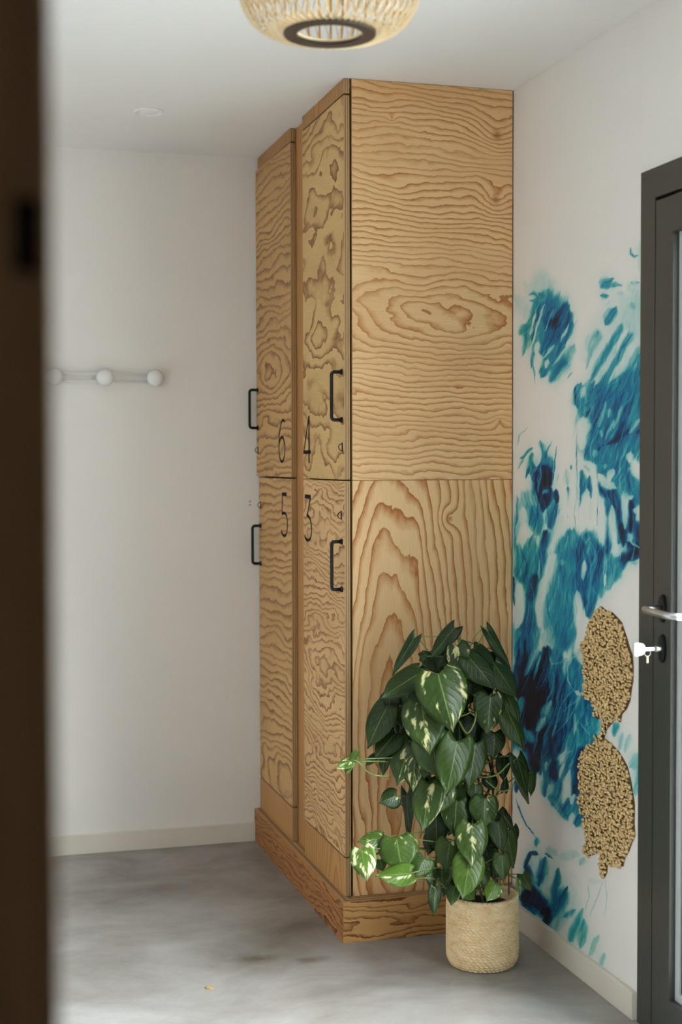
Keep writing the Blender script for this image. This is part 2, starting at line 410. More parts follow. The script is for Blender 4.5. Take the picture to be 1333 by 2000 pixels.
# ------------------------------------------------------------------ lockers
TH = .018; XF = XD+TH+.002
NY0, NY1 = 4.000, 4.478          # near column of lockers (doors 3, 4)
FY0, FY1 = 4.640, 5.130          # far column (doors 5, 6)
Z0, ZB0, ZB1, ZT0 = PH, .2345, .239, 2.463
LP, DP = (203, 172, 124), (160, 108, 56)
P = {
 'side_up':  ply('plywood side upper', 1.49, 1.84, k=54, asp=5.0, n1=3.2, s1=(1.9, 4.6), n2=1.2, seed=1.3, light=(232, 194, 144), dark=(186, 118, 56), tilt=.05,
                 knots=((1.63, 2.37, .06, 2.6), (1.625, 2.18, .05, 2.2), (1.30, 2.40, .012, .8), (1.64, 1.52, .02, 1.0)), con=.92),
 'side_low': ply('plywood side lower', 1.30, .52, vert=True, k=46, asp=5.0, n1=2.0, s1=(1.5, 6.0), n2=.6, seed=4.1, light=(232, 194, 144), dark=(188, 120, 60), knots=((1.48, 1.23, .035, 1.5),), con=1.0),
 'd4': ply('plywood door 4', 4.2, 1.95, k=11, asp=2.2, n1=4.4, s1=(1.5, 3.6), n2=1.2, seed=8.4, light=(214, 178, 118), dark=(146, 96, 44)),
 'd3': ply('plywood door 3', 4.25, .78, k=46, asp=3.0, n1=6.5, s1=(1.9, 5.0), n2=1.8, seed=2.9, light=(222, 182, 128), dark=(140, 82, 36)),
 'd6': ply('plywood door 6', 4.9, 1.72, k=34, asp=3.0, n1=3.6, s1=(1.5, 3.8), n2=1.2, seed=6.2, light=(206, 164, 106), dark=(128, 80, 36)),
 'd5': ply('plywood door 5', 4.8, .30, k=34, asp=3.0, n1=3.4, s1=(1.4, 3.6), n2=1.0, seed=9.7, light=(210, 168, 110), dark=(136, 86, 38)),
 'top': ply('plywood fascia cross grain', 4.3, 3.1, vert=True, k=70, asp=12, n1=1.0, n2=.3, seed=3.3, light=(188, 142, 86), dark=(140, 88, 42)),
 'bot': ply('plywood lower fascia', 4.1, -.6, vert=True, k=44, asp=9, n1=2.0, n2=.6, seed=5.5, light=(198, 150, 92), dark=(154, 96, 44), con=.7),
 'strip': ply('plywood filler strip', 4.9, 1.0, vert=True, k=40, asp=12, n1=.8, n2=.2, seed=6.6, light=(190, 142, 84), dark=(146, 92, 44), con=.7),
 'plf': ply('plywood plinth front', 4.5, -.06, k=60, asp=7, n1=4.0, s1=(1.7, 9), n2=1.5, seed=7.7, light=(184, 126, 70), dark=(92, 46, 16)),
 'pls': ply('plywood plinth side', 1.28, .20, k=46, asp=7, n1=2.6, s1=(3.0, 10), n2=1.0, seed=2.2, light=(206, 158, 98), dark=(122, 62, 24)),
}
# ---- numerals drawn with thin strokes and heavy bars (u to the reader's right, v up, unit: numeral height)
def ribbon(pts, w):
    """flat ribbon through 2-D points, width w (number or list)"""
    pts = [Vector((p[0], p[1])) for p in pts]; ws = w if hasattr(w, '__len__') else [w]*len(pts)
    L, R = [], []
    for i, p in enumerate(pts):
        t = (pts[min(i+1, len(pts)-1)]-pts[max(0, i-1)]).normalized(); n = Vector((-t.y, t.x))
        L.append(p+n*ws[i]/2); R.append(p-n*ws[i]/2)
    return L, R
def bez(p0, p1, p2, p3, n=10):
    out = []
    for k in range(n+1):
        t = k/n; out.append(tuple((1-t)**3*a+3*t*(1-t)**2*b+3*t*t*(1-t)*c+t**3*d for a, b, c, d in zip(p0, p1, p2, p3)))
    return out
def ell(cx, cy, rx, ry, a0, a1, n=24):
    return [(cx+rx*math.cos(math.radians(a0+(a1-a0)*k/n)), cy+ry*math.sin(math.radians(a0+(a1-a0)*k/n))) for k in range(n+1)]
S_ = .055   # thin stroke; the horizontal direction is read at a slant, so verticals are drawn wide
NUM = {
 '4': [([(.60, 1.0), (.06, .27)], .05), ([(.60, 1.0), (.60, 0)], .075), ([(.0, .235), (.80, .235)], .065)],
 '3': [([(.10, .955), (.74, .955)], .07), ([(.70, .95), (.36, .55)], .05),
       (bez((.30, .55), (.95, .56), (.95, .02), (.42, .02), 14)+bez((.42, .02), (.22, .02), (.12, .06), (.08, .13), 6)[1:], .055)],
 '5': [([(.16, .965), (.74, .965)], .07), ([(.20, .96), (.15, .50)], .055),
       (bez((.15, .50), (.95, .72), (.98, .02), (.44, .02), 14)+bez((.44, .02), (.26, .02), (.12, .06), (.06, .13), 6)[1:], .055)],
 '6': [(bez((.72, .90), (.60, 1.06), (.06, .94), (.06, .32), 16), .055), (ell(.40, .30, .34, .28, 0, 360, 32), .055)],
}
def numeral(ch, y_left, z_base, hgt, wid, x, parent, org):
    vs, fs = [], []
    for pts, w in NUM[ch]:
        L, R = ribbon([(p[0]*wid, p[1]*hgt) for p in pts], w*.175); o = len(vs); n = len(L)
        for dx in (0.0, -.0006):
            for p in L+R: vs.append(Vector((x+dx, y_left-p.x, z_base+p.y))-Vector(org))
        for i in range(n-1):
            fs.append((o+2*n+i, o+2*n+i+1, o+3*n+i+1, o+3*n+i))
            fs.append((o+i, o+i+1, o+2*n+i+1, o+2*n+i)); fs.append((o+n+i, o+3*n+i, o+3*n+i+1, o+n+i+1))
    return link('numeral', mesh('numeral', vs, fs), M_INK, parent)
def pull_handle(y, zt, zb, x, parent, org):
    g = [tube_geo(arc([(x, y, zt), (x-.032, y, zt), (x-.032, y, zb), (x, y, zb)], .011, 7), .0052, 12)]
    for z in (zt, zb): g.append(lathe_geo([(0, -.007), (.0062, -.007), (.009, -.002), (.009, 0)], 18, 'x', (x, y, z)))
    vs, fs = merge(*g); return link('handle', mesh('handle', [Vector(v)-Vector(org) for v in vs], fs, True), M_BLACK, parent)
def ring_lock(y, z, x, parent, org, s=1.0):
    g = [([(p[0], y+(p[1]-y)*.28, p[2]) for p in vv], ff) for vv, ff in [lathe_geo([(0, -.0022), (.0125*s, -.0022), (.0145*s, -.001), (.0145*s, 0)], 24, 'x', (x, y, z))]]
    g.append(tube_geo([(x-.012*s*math.cos(t), y, z+.0105*s*math.sin(t)) for t in [-PI/2+PI*k/14 for k in range(15)]], .0013, 8))
    vs, fs = merge(*g); return link('lock_ring', mesh('lock_ring', [Vector(v)-Vector(org) for v in vs], fs, True), M_BLACK, parent)

def locker(y0, y1, z0, z1, dz0, dz1, dmat, label, num, hand_y, zt, zb, lock_y, lock_z, num_y, num_z, side=None, ajar=0.0, hinge_y=None, fascia=None):
    org = (XF, (y0+y1)/2, z0)
    t = thing('locker', org, label, 'locker', None)
    xb = XR-.004
    # carcass: back, top, bottom and the two side boards
    inner = P['strip']
    board('carcass_side', (XF, y1-TH, z0), (xb, y1, z1), inner, t, org, 1)
    if side: board('side_panel', (XF+.004, YS, z0), (xb, YS+TH, z1), side, t, org, 1)
    else: board('carcass_side', (XF, y0, z0), (xb, y0+TH, z1), inner, t, org, 1)
    ys0 = (YS+TH) if side else y0+TH
    board('carcass_floor', (XF+.03, ys0, z0), (xb, y1-TH, z0+TH), inner, t, org, 2)
    board('carcass_top', (XF+.03, ys0, z1-TH), (xb, y1-TH, z1), inner, t, org, 2)
    box('back', (xb-.006, ys0, z0+TH), (xb, y1-TH, z1-TH), M_GAP, t, org)
    # front
    d = board('door', (XD, y0, dz0), (XD+TH, y1, dz1), dmat, t, org, 0)
    dorg = Vector(org)
    if ajar:
        h = Vector((XD+TH, hinge_y, 0))-Vector(org)
        d.matrix_local = Matrix.Translation(h) @ Matrix.Rotation(ajar, 4, 'Z') @ Matrix.Translation(-h)
    pull_handle(hand_y, zt, zb, XD, d, org); ring_lock(lock_y, lock_z, XD, d, org)
    n = numeral(num, num_y, num_z, .150, .118, XD-.0001, d, org); n['label'] = 'thin grey numeral %s' % num
    if fascia:
        fz0, fz1, fm, nm = fascia
        board(nm, (XD, y0, fz0), (XD+TH, y1, fz1), fm, t, org, 0)
    return t
locker(NY0, NY1, SEAM, ZC-.001, SEAM+.0020, ZT0-.0055, P['d4'], 'tall plywood locker numbered 4 above locker 3, its wide side panel facing out', '4',
       4.022, 1.662, 1.522, 4.018, 1.443, 4.474, 1.396, P['side_up'], fascia=(ZT0, ZC-.001, P['top'], 'top_fascia'))
locker(NY0, NY1, Z0, SEAM-.001, ZB1, SEAM-.0020, P['d3'], 'tall plywood locker numbered 3 behind the potted plant, standing on the plinth', '3',
       4.024, 1.166, 1.026, 4.030, 1.243, 4.470, 1.146, P['side_low'], fascia=(Z0+.0005, ZB0, P['bot'], 'bottom_fascia'))
locker(FY0, FY1, SEAM, ZC-.001, SEAM+.0030, ZT0-.0055, P['d6'], 'plywood locker numbered 6 in the corner above locker 5, door slightly ajar', '6',
       5.104, 1.662, 1.524, 5.104, 1.443, 4.809, 1.398, None, math.radians(1.0), FY0, fascia=(ZT0, ZC-.001, P['top'], 'top_fascia'))
locker(FY0, FY1, Z0, SEAM-.001, ZB1, SEAM-.0030, P['d5'], 'plywood locker numbered 5 in the corner below locker 6, on the plinth', '5',
       5.100, 1.167, 1.029, 5.100, 1.243, 4.790, 1.145, None, fascia=(Z0+.0005, ZB0, P['bot'], 'bottom_fascia'))
fs_ = board('filler_strip', (XF+.001, NY1+.0005, Z0), (XF+.019, FY0-.0005, ZC-.001), P['strip'], None, (XF, NY1, Z0), 0)
fs_.location = (XF, NY1, Z0)
tag(fs_, 'narrow full-height plywood strip filling the gap between the two locker columns', 'filler strip')
pl = thing('locker_plinth', (XP, YP, 0), 'low plywood plinth with bold dark grain under the lockers', 'plinth')
fb = board('front_board', (XP, YP, 0), (XP+.048, YB-.001, PH-.0006), P['plf'], pl, (XP, YP, 0), 0, 0)
sb = board('side_board', (XP, YP, 0), (XR-.016, YP+.048, PH-.0006), P['pls'], pl, (XP, YP, 0), 1, 0)
for v in fb.data.vertices:                       # the two boards meet in a mitre at the corner
    if v.co.x > .03 and v.co.y < .01: v.co.y += .0485
for v in sb.data.vertices:
    if v.co.y > .03 and v.co.x < .01: v.co.x += .0485
    elif v.co.y < .01 and v.co.x < .01: v.co.x += .0012
# two tiny round grey marks on the back wall beside locker 5
for dz, which in ((.0075, 'upper'), (-.006, 'lower')):
    p = on_y(488.5, 983, YB)
    vs, fs = lathe_geo([(0, 0), (.0028, 0), (.0034, -.0004)], 12, 'y', (0, -.0004, 0))
    o = link('wall_mark', mesh('wall_mark', vs, fs), plain('grey wall mark', (.30, .28, .26, 1), .8))
    o.location = (p.x, YB-.0001, p.z+dz); tag(o, 'tiny round grey mark on the white wall beside locker 5, %s of the pair' % which, 'screw plug', 'wall marks by locker 5')

# ------------------------------------------------------------------ coat rack, ceiling valve, lamp
cr = thing('coat_rack', (.591, YB, 1.70), 'white wall coat rack with three round knobs on twin rails', 'coat rack')
for dz in (.0130, -.0130):
    tube('rail', [(-.20, -.022, dz), (.20, -.022, dz)], .0045, M_WIRE, cr, 12)
for dx in (-.178, 0, .179):
    k = lathe('knob', [(0, 0), (.010, 0), (.010, -.018), (.024, -.022), (.0295, -.030), (.0312, -.040), (.0295, -.051), (.024, -.060), (.014, -.065), (0, -.0665)], M_WHITEM, cr, 40, 'y', (dx, -.0005, 0))
vp = on_z(290, 217, ZC)
va = thing('ceiling_valve', (vp.x, vp.y, ZC), 'small round white air valve flush in the ceiling', 'air valve')
lathe('rim', [(.046, 0), (.048, -.002), (.047, -.006), (.043, -.0075), (.040, -.005), (.036, .0)], M_CEIL, va, 48)
lathe('disc', [(0, -.006), (.026, -.006), (.030, -.0045), (.031, -.001), (0, -.001)], M_CEIL, va, 40)

LC = at_depth(644.5, 66, 2.75)
lm = thing('ceiling_lamp', (LC.x, LC.y, LC.z), 'round woven bamboo ceiling lampshade with dark ring around the bottom opening', 'lamp')
PROF = [(.084, .002), (.100, .0005), (.118, .003), (.136, .011), (.153, .025), (.167, .046), (.176, .072), (.180, .102), (.178, .132), (.170, .162), (.154, .190), (.132, .210), (.105, .222), (.085, .226)]
def strip_mesh(name, w, th, slant, rs=1.0, zoff=0.0):
    vs, fs = [], []; n = len(PROF)
    for i, (r, z) in enumerate(PROF):
        a = slant*(i/(n-1)-.5); r = r*rs
        j0, j1 = max(0, i-1), min(n-1, i+1); dr_, dz_ = (PROF[j1][0]-PROF[j0][0]), PROF[j1][1]-PROF[j0][1]
        q = math.hypot(dr_, dz_); nr, nz = dz_/q, -dr_/q
        for (s, o) in ((-1, 0), (1, 0), (1, 1), (-1, 1)):
            rr_, zz = r+nr*th*o, z+zoff+nz*th*o; aa = a+s*w/2/max(r, .05)
            vs.append((rr_*math.cos(aa), rr_*math.sin(aa), zz))
    for i in range(n-1):
        for k in range(4): fs.append((i*4+k, i*4+(k+1) % 4, (i+1)*4+(k+1) % 4, (i+1)*4+k))
    fs.append((0, 1, 2, 3)); fs.append(tuple((n-1)*4+k for k in (3, 2, 1, 0)))
    return mesh(name, vs, fs)
for (cnt, w, sl, rs, zo, mt) in ((44, .0042, 0.0, .955, .004, M_BAMBOO_D), (50, .0020, .50, .985, .0015, M_BAMBOO), (50, .0020, -.50, 1.0, 0, M_BAMBOO)):
    sm = strip_mesh('bamboo_strip', w, .0010, sl, rs, zo); sm.materials.append(mt)
    for k in range(cnt):
        o = bpy.data.objects.new('bamboo_strip', sm); COL.objects.link(o); o.parent = lm; o.rotation_euler = (0, 0, 2*PI*k/cnt)
lathe('bottom_ring', [(.064, -.003), (.088, -.003), (.089, -.001), (.089, .004), (.064, .004), (.064, -.003)], M_RING, lm, 72, smooth=False)
lathe('inner_rim', [(.064, .0045), (.084, .0045), (.084, .009), (.064, .009), (.064, .0045)], M_BAMBOO, lm, 64, smooth=False)
lathe('top_ring', [(.055, .224), (.088, .224), (.088, .232), (.055, .232), (.055, .224)], M_RING, lm, 64, smooth=False)
boxes('spider', [((-.058, -.004, .226), (.058, .004, .230)), ((-.004, -.058, .226), (.004, .058, .230))], M_BLACK, lm)
lathe('socket', [(0, .230), (.014, .230), (.018, .222), (.018, .180), (0, .180)], M_BLACK, lm, 24)
lathe('bulb', [(0, .180), (.013, .178), (.014, .165), (.024, .145), (.030, .125), (.026, .105), (.014, .095), (0, .093)], M_BULB, lm, 28)
zt = ZC-LC.z
tube('cord', [(0, 0, .230), (0, 0, zt-.01)], .003, M_BLACK, lm, 8)
lathe('canopy', [(0, zt-.022), (.03, zt-.022), (.046, zt-.014), (.05, zt-.0005), (0, zt-.0005)], M_BLACK, lm, 40)

# ------------------------------------------------------------------ mural print on the right wall
rng = np.random.RandomState(5)
_perm = rng.rand(512, 512)
def vnoise(x, y):
    xi = np.floor(x).astype(int); yi = np.floor(y).astype(int); fx = x-xi; fy = y-yi
    fx = fx*fx*(3-2*fx); fy = fy*fy*(3-2*fy)
    g = lambda a, b: _perm[(a) % 512, (b) % 512]
    return (g(xi, yi)*(1-fx)+g(xi+1, yi)*fx)*(1-fy)+(g(xi, yi+1)*(1-fx)+g(xi+1, yi+1)*fx)*fy
def fbm(x, y, o=4):
    s = 0; a = .5
    for i in range(o):
        s = s+a*vnoise(x*2**i+17*i, y*2**i+31*i); a *= .5
    return s
TILE = {'A': (1000, 460), 'B': (1000, 780), 'C': (1000, 1080), 'D': (1000, 1380), 'E': (1000, 1620)}
# each stroke of dye: tile, points, half-width at start and end, pigment 0 (bare) to 1 (navy), opacity, raggedness, softness
BR = []
def br(tile, pts, w0, w1, den, op=.94, rag=1.0, soft=.6): BR.append((tile, pts, w0, w1, den, op, rag, soft))
def A(*a, **k): br('A', *a, **k)
def B(*a, **k): br('B', *a, **k)
def C(*a, **k): br('C', *a, **k)
def D(*a, **k): br('D', *a, **k)
def E_(*a, **k): br('E', *a, **k)
A([(290, 450), (300, 620)], 150, 130, .20, .75, .3, .6); A([(60, 640), (160, 800)], 70, 60, .2, .6)
A([(170, 590), (215, 570), (260, 610), (230, 660), (180, 650)], 16, 16, .5); A([(270, 560), (330, 610)], 30, 30, .45); A([(350, 540), (390, 610)], 18, 18, .4)
A([(400, 680), (260, 1080)], 150, 110, .55); A([(300, 690), (190, 1020)], 60, 40, .55); A([(140, 880), (80, 1000)], 40, 25, .4); A([(180, 820), (105, 1220)], 32, 14, .5)
A([(520, 760), (400, 1010)], 90, 80, .80); A([(420, 760), (360, 900)], 90, 60, .68); A([(430, 860), (390, 980)], 60, 40, .92)
A([(560, 800), (430, 1160)], 50, 60, .68); A([(400, 980), (310, 1400)], 110, 50, .6); A([(480, 1080), (400, 1320)], 60, 50, .6)
A([(540, 1240), (400, 1460)], 55, 40, .58); A([(620, 1080), (540, 1240)], 30, 35, .38); A([(250, 1000), (190, 1330)], 26, 12, .55); A([(600, 880), (520, 1080)], 26, 18, .6)
A([(200, 1200), (230, 1480)], 10, 5, .45); A([(600, 1350), (570, 1430)], 10, 6, .4)
for p, w in (([(340, 680), (250, 900), (180, 1150)], 9), ([(230, 780), (170, 1000)], 9), ([(260, 1060), (240, 1200)], 24), ([(430, 1080), (320, 1230)], 10), ([(530, 1120), (400, 1310)], 9), ([(270, 1180), (255, 1350)], 36), ([(360, 1250), (330, 1330)], 16), ([(560, 900), (480, 1060)], 7), ([(420, 720), (330, 960)], 5)):
    A(p, w, w*.6, .06, .8, .5)
A([(1190, 120), (1195, 175), (1230, 200), (1290, 205)], 10, 8, .5); A([(1285, 60), (1290, 350)], 14, 14, .2, .6)
A([(900, 510), (940, 455), (1020, 430)], 26, 20, .52); A([(900, 515), (1000, 490), (1110, 490)], 22, 14, .5); A([(885, 580), (930, 610), (970, 600)], 22, 16, .55); A([(1050, 590), (1120, 580)], 20, 14, .5)
A([(1205, 465), (1290, 450)], 14, 12, .5); A([(1150, 550), (1290, 480)], 40, 40, .16, .7); A([(940, 690), (990, 650)], 12, 8, .3)
A([(1080, 640), (760, 1200)], 130, 120, .10, .8, .3, .6); A([(1260, 600), (1150, 1150)], 130, 140, .22, .8, .6, .8); A([(1200, 680), (1220, 740)], 30, 18, .3)
A([(1035, 715), (930, 890)], 38, 34, .6); A([(1095, 880), (960, 1130), (790, 1460)], 40, 34, .5); A([(1165, 990), (1060, 1230), (900, 1520)], 50, 60, .45)
A([(840, 1000), (790, 1180)], 60, 34, .36); A([(920, 1000), (740, 1330)], 34, 22, .28)
A([(1290, 1230), (1130, 1500), (1000, 1760)], 120, 200, .58); A([(1290, 1400), (1180, 1760)], 130, 180, .62); A([(1290, 1140), (1200, 1300)], 55, 50, .36)
A([(700, 1480), (650, 1720)], 40, 44, .6); A([(860, 1480), (740, 1760)], 60, 90, .58); A([(640, 1520), (630, 1700)], 12, 6, .85); A([(790, 1440), (700, 1700)], 30, 30, .45)
for p, w, d in (([(1060, 800), (900, 1080), (750, 1360)], 22, .06), ([(1140, 920), (1000, 1190), (830, 1520)], 20, .07), ([(1250, 1030), (1130, 1250), (980, 1480)], 30, .08), ([(960, 1540), (890, 1760)], 14, .2), ([(1080, 1500), (1040, 1620)], 26, .3), ([(730, 1520), (700, 1640)], 22, .1), ([(850, 1640), (820, 1720)], 30, .2), ([(1030, 1620), (1010, 1690)], 20, .25)):
    A(p, w, w*.7, d, .85, .5)
B([(900, -20), (800, 600)], 190, 120, .58); B([(1160, -20), (950, 700)], 240, 160, .60); B([(1260, 280), (1010, 900)], 150, 140, .58); B([(1110, 240), (1010, 460)], 90, 70, .72); B([(740, 40), (780, 260)], 80, 50, .58)
B([(1200, 780), (1240, 1010)], 90, 90, .58); B([(820, 560), (860, 760)], 60, 40, .5)
B([(940, 440), (1060, 390), (1290, 230)], 20, 26, .86); B([(770, 90), (715, 270)], 9, 5, .8); B([(860, 160), (780, 340)], 8, 5, .8); B([(860, 420), (862, 720)], 8, 5, .75); B([(1270, 300), (1290, 340)], 40, 30, .85); B([(780, 460), (710, 560)], 12, 6, .65)
B([(890, 860), (990, 990)], 55, 60, .82); B([(1010, 950), (1070, 1420)], 60, 46, .80); B([(1090, 1250), (1110, 1480)], 46, 36, .96); B([(1180, 1030), (1180, 1310)], 40, 48, .92); B([(1260, 1270), (1290, 1420)], 70, 60, .8); B([(1160, 1430), (1290, 1510)], 44, 40, 1.0); B([(950, 990), (965, 1540)], 38, 40, .7)
B([(600, 1340), (620, 1760)], 90, 120, .6); B([(760, 1370), (780, 1760)], 130, 140, .60); B([(880, 1540), (880, 1760)], 110, 120, .70); B([(550, 850), (560, 1060)], 30, 16, .62); B([(690, 700), (680, 1060)], 40, 28, .6); B([(770, 760), (790, 980)], 40, 30, .62); B([(580, 640), (585, 690)], 10, 6, .5); B([(540, 690), (550, 840)], 24, 24, .25)
B([(210, 470), (80, 590)], 16, 10, .6); B([(280, 410), (340, 560)], 22, 30, .42); B([(200, 540), (205, 760)], 34, 40, .6); B([(330, 560), (280, 860)], 60, 80, .72); B([(370, 600), (360, 720)], 50, 50, .6); B([(330, 710), (325, 860)], 75, 70, 1.0); B([(265, 840), (310, 1110)], 46, 40, .95); B([(360, 890), (330, 1060)], 50, 44, .84); B([(430, 890), (440, 1050)], 22, 26, .86); B([(420, 1080), (390, 1270)], 52, 46, .74)
B([(150, 960), (200, 1240)], 80, 70, .36); B([(60, 980), (30, 1500)], 34, 30, .32); B([(250, 1090), (270, 1320)], 56, 60, .6); B([(345, 1340), (290, 1760)], 44, 60, .95); B([(210, 1420), (150, 1760)], 70, 110, .48); B([(60, 1480), (60, 1760)], 50, 60, .45); B([(420, 1290), (360, 1620)], 36, 40, .42); B([(170, 690), (150, 800)], 16, 8, .6); B([(120, 560), (60, 700)], 8, 5, .4)
for p, w, d in (([(440, 470), (405, 800)], 5, .75), ([(385, 410), (330, 570)], 4, .65), ([(645, 340), (635, 700), (640, 1300)], 5, .6), ([(60, 460), (80, 360), (160, 280)], 5, .4), ([(245, 1300), (135, 1560), (115, 1760)], 6, .85), ([(48, 960), (40, 1350), (60, 1600)], 5, .7), ([(862, 700), (855, 1250)], 5, .75), ([(520, 860), (570, 1180)], 4, .5)):
    B(p, w, w*.6, d, .8, .4)
for p, w, d in (([(265, 490), (240, 660)], 30, .02), ([(725, 220), (700, 450)], 46, .03), ([(660, 590), (800, 660), (840, 900), (815, 1220)], 26, .05), ([(605, 670), (605, 1290)], 28, .04), ([(470, 780), (560, 1150)], 30, .04), ([(745, 900), (705, 1300)], 34, .05), ([(790, 1000), (780, 1200)], 14, .1), ([(655, 720), (672, 1200)], 9, .1), ([(915, 1040), (898, 1520)], 27, .06), ([(1000, 1060), (1020, 1570)], 28, .08), ([(1110, 1040), (1122, 1290)], 18, .15), ([(870, 750), (940, 850), (1050, 910)], 28, .06), ([(1005, 680), (975, 840)], 22, .1), ([(1230, 640), (1270, 740)], 60, .05), ([(1185, 520), (1165, 620)], 28, .12), ([(1240, 1090), (1240, 1140)], 28, .1), ([(1010, 200), (935, 400)], 14, .22), ([(940, 20), (860, 290)], 16, .3), ([(1110, 60), (1000, 280)], 12, .3), ([(1290, 190), (1160, 350)], 24, .22), ([(500, 1190), (400, 1560)], 44, .1), ([(410, 1590), (390, 1760)], 50, .1), ([(715, 1480), (725, 1760)], 13, .18), ([(520, 1560), (520, 1650)], 28, .3), ([(970, 90), (960, 180)], 18, .3), ([(880, 310), (890, 380)], 18, .3), ([(920, 640), (930, 690)], 22, .3), ([(170, 780), (180, 900)], 24, .06), ([(840, 500), (820, 570)], 18, .25), ([(1170, 960), (1190, 1000)], 24, .15), ([(110, 1080), (110, 1280)], 30, .12), ([(360, 900), (320, 940)], 12, .35)):
    B(p, w, w*.8, d, .9, .5)
B([(755, 1260), (710, 1350), (740, 1430), (785, 1370), (760, 1270)], 10, 10, .3); B([(950, 1680), (1060, 1680), (1150, 1590), (1290, 1500)], 34, 44, .92); B([(1180, 1420), (1230, 1450), (1290, 1490)], 9, 5, .2)
B([(1020, 1700), (1050, 1760)], 60, 60, .6)
C([(550, -20), (510, 600), (520, 900)], 160, 150, .60); C([(700, -20), (720, 500)], 130, 70, .60); C([(860, -20), (770, 600)], 130, 50, .68); C([(960, 80), (900, 420)], 60, 30, .52); C([(1160, 40), (1290, 10)], 40, 36, .94); C([(1030, 120), (980, 330)], 80, 40, .5); C([(1110, 90), (1120, 160)], 40, 20, .6)
C([(200, -20), (140, 1000)], 120, 140, .58); C([(230, 240), (200, 470)], 60, 60, .8); C([(180, 560), (150, 800)], 80, 80, .66); C([(50, 40), (70, 260)], 26, 24, .45); C([(12, 240), (12, 520)], 18, 14, .92); C([(130, 880), (100, 1160)], 90, 80, .74)
C([(210, 1130), (100, 1760)], 190, 250, 1.0, .98, .7); C([(340, 960), (390, 1220)], 46, 56, .95); C([(340, 1230), (250, 1760)], 120, 130, .98)
C([(460, 1020), (450, 1300)], 90, 110, .64); C([(560, 1290), (420, 1760)], 100, 110, .76); C([(660, 1040), (640, 1400)], 90, 100, .58); C([(720, 1430), (770, 1760)], 100, 110, .64); C([(580, 1480), (540, 1760)], 80, 90, .74)
for p, w, d in (([(420, 30), (310, 330), (280, 520), (290, 720)], 42, .12), ([(90, 330), (50, 720)], 44, .10), ([(672, 390), (665, 600), (705, 900)], 32, .05), ([(720, 80), (725, 260)], 16, .12), ([(510, 60), (510, 120)], 28, .3), ([(935, 220), (935, 320)], 10, .1), ([(680, 960), (705, 1090)], 40, .15), ([(340, 760), (400, 930)], 44, .3), ([(265, 940), (120, 1220)], 28, .25), ([(300, 1010), (220, 1260)], 10, .32), ([(380, 1480), (270, 1760)], 36, .22), ([(100, 1440), (60, 1600)], 30, .35), ([(660, 1390), (650, 1420)], 20, .15), ([(560, 1180), (600, 1040), (690, 960)], 6, .25), ([(370, 1000), (420, 1140), (600, 1020)], 6, .3), ([(640, 430), (640, 700)], 5, .3), ([(270, 60), (265, 260)], 10, .25), ([(330, 760), (340, 940)], 14, .2), ([(580, 1100), (570, 1280), (620, 1400)], 6, .25)):
    C(p, w, w*.8, d, .85, .5)
D([(200, 60), (250, 600)], 110, 90, .97); D([(430, 230), (400, 480)], 90, 90, .80); D([(510, 180), (480, 420)], 70, 60, .78); D([(620, 280), (550, 720)], 50, 46, .58); D([(740, 160), (760, 400)], 100, 80, .54); D([(700, 440), (640, 920)], 56, 60, .88); D([(430, 580), (420, 720)], 80, 70, .9); D([(480, 740), (430, 960)], 44, 56, .62); D([(350, 680), (330, 900)], 30, 24, .6); D([(560, 890), (560, 1090)], 40, 40, .6); D([(650, 960), (640, 1080)], 40, 36, .6); D([(710, 1080), (660, 1200)], 44, 40, .68); D([(390, 900), (560, 1090)], 46, 50, .5); D([(240, 560), (270, 620)], 66, 40, .85)
for p, w, d in (([(150, 240), (200, 320)], 50, .4), ([(525, 570), (480, 710)], 13, .15), ([(590, 640), (520, 960)], 26, .08), ([(370, 780), (390, 860)], 24, .22), ([(625, 870), (600, 970)], 20, .15), ([(625, 1070), (600, 1150)], 22, .1), ([(630, 60), (620, 280)], 10, .25), ([(320, 100), (250, 240)], 22, .22), ([(440, 180), (400, 300)], 9, .3), ([(600, 440), (460, 520)], 10, .28), ([(360, 540), (350, 640)], 12, .25), ([(690, 160), (780, 270)], 8, .25)):
    D(p, w, w*.8, d, .85, .5)
D([(1060, 170), (1010, 280)], 30, 20, .42); D([(1190, 280), (1130, 460)], 26, 20, .3); D([(1100, 250), (1070, 420)], 26, 20, .25); D([(1285, 470), (1180, 610)], 46, 40, .28); D([(1285, 560), (1240, 860)], 50, 40, .3); D([(900, 100), (880, 260)], 22, 10, .4)
D([(30, 920), (140, 1180), (255, 1320)], 6, 5, .75, .9, .2); D([(262, 1330), (262, 1400)], 24, 14, .5, .9, .3); D([(40, 700), (40, 860)], 26, 14, .85)
E_([(240, 330), (560, 760)], 190, 170, .17, .8, .8, .8); E_([(600, 860), (700, 1120)], 110, 90, .12, .7, .8, .8)
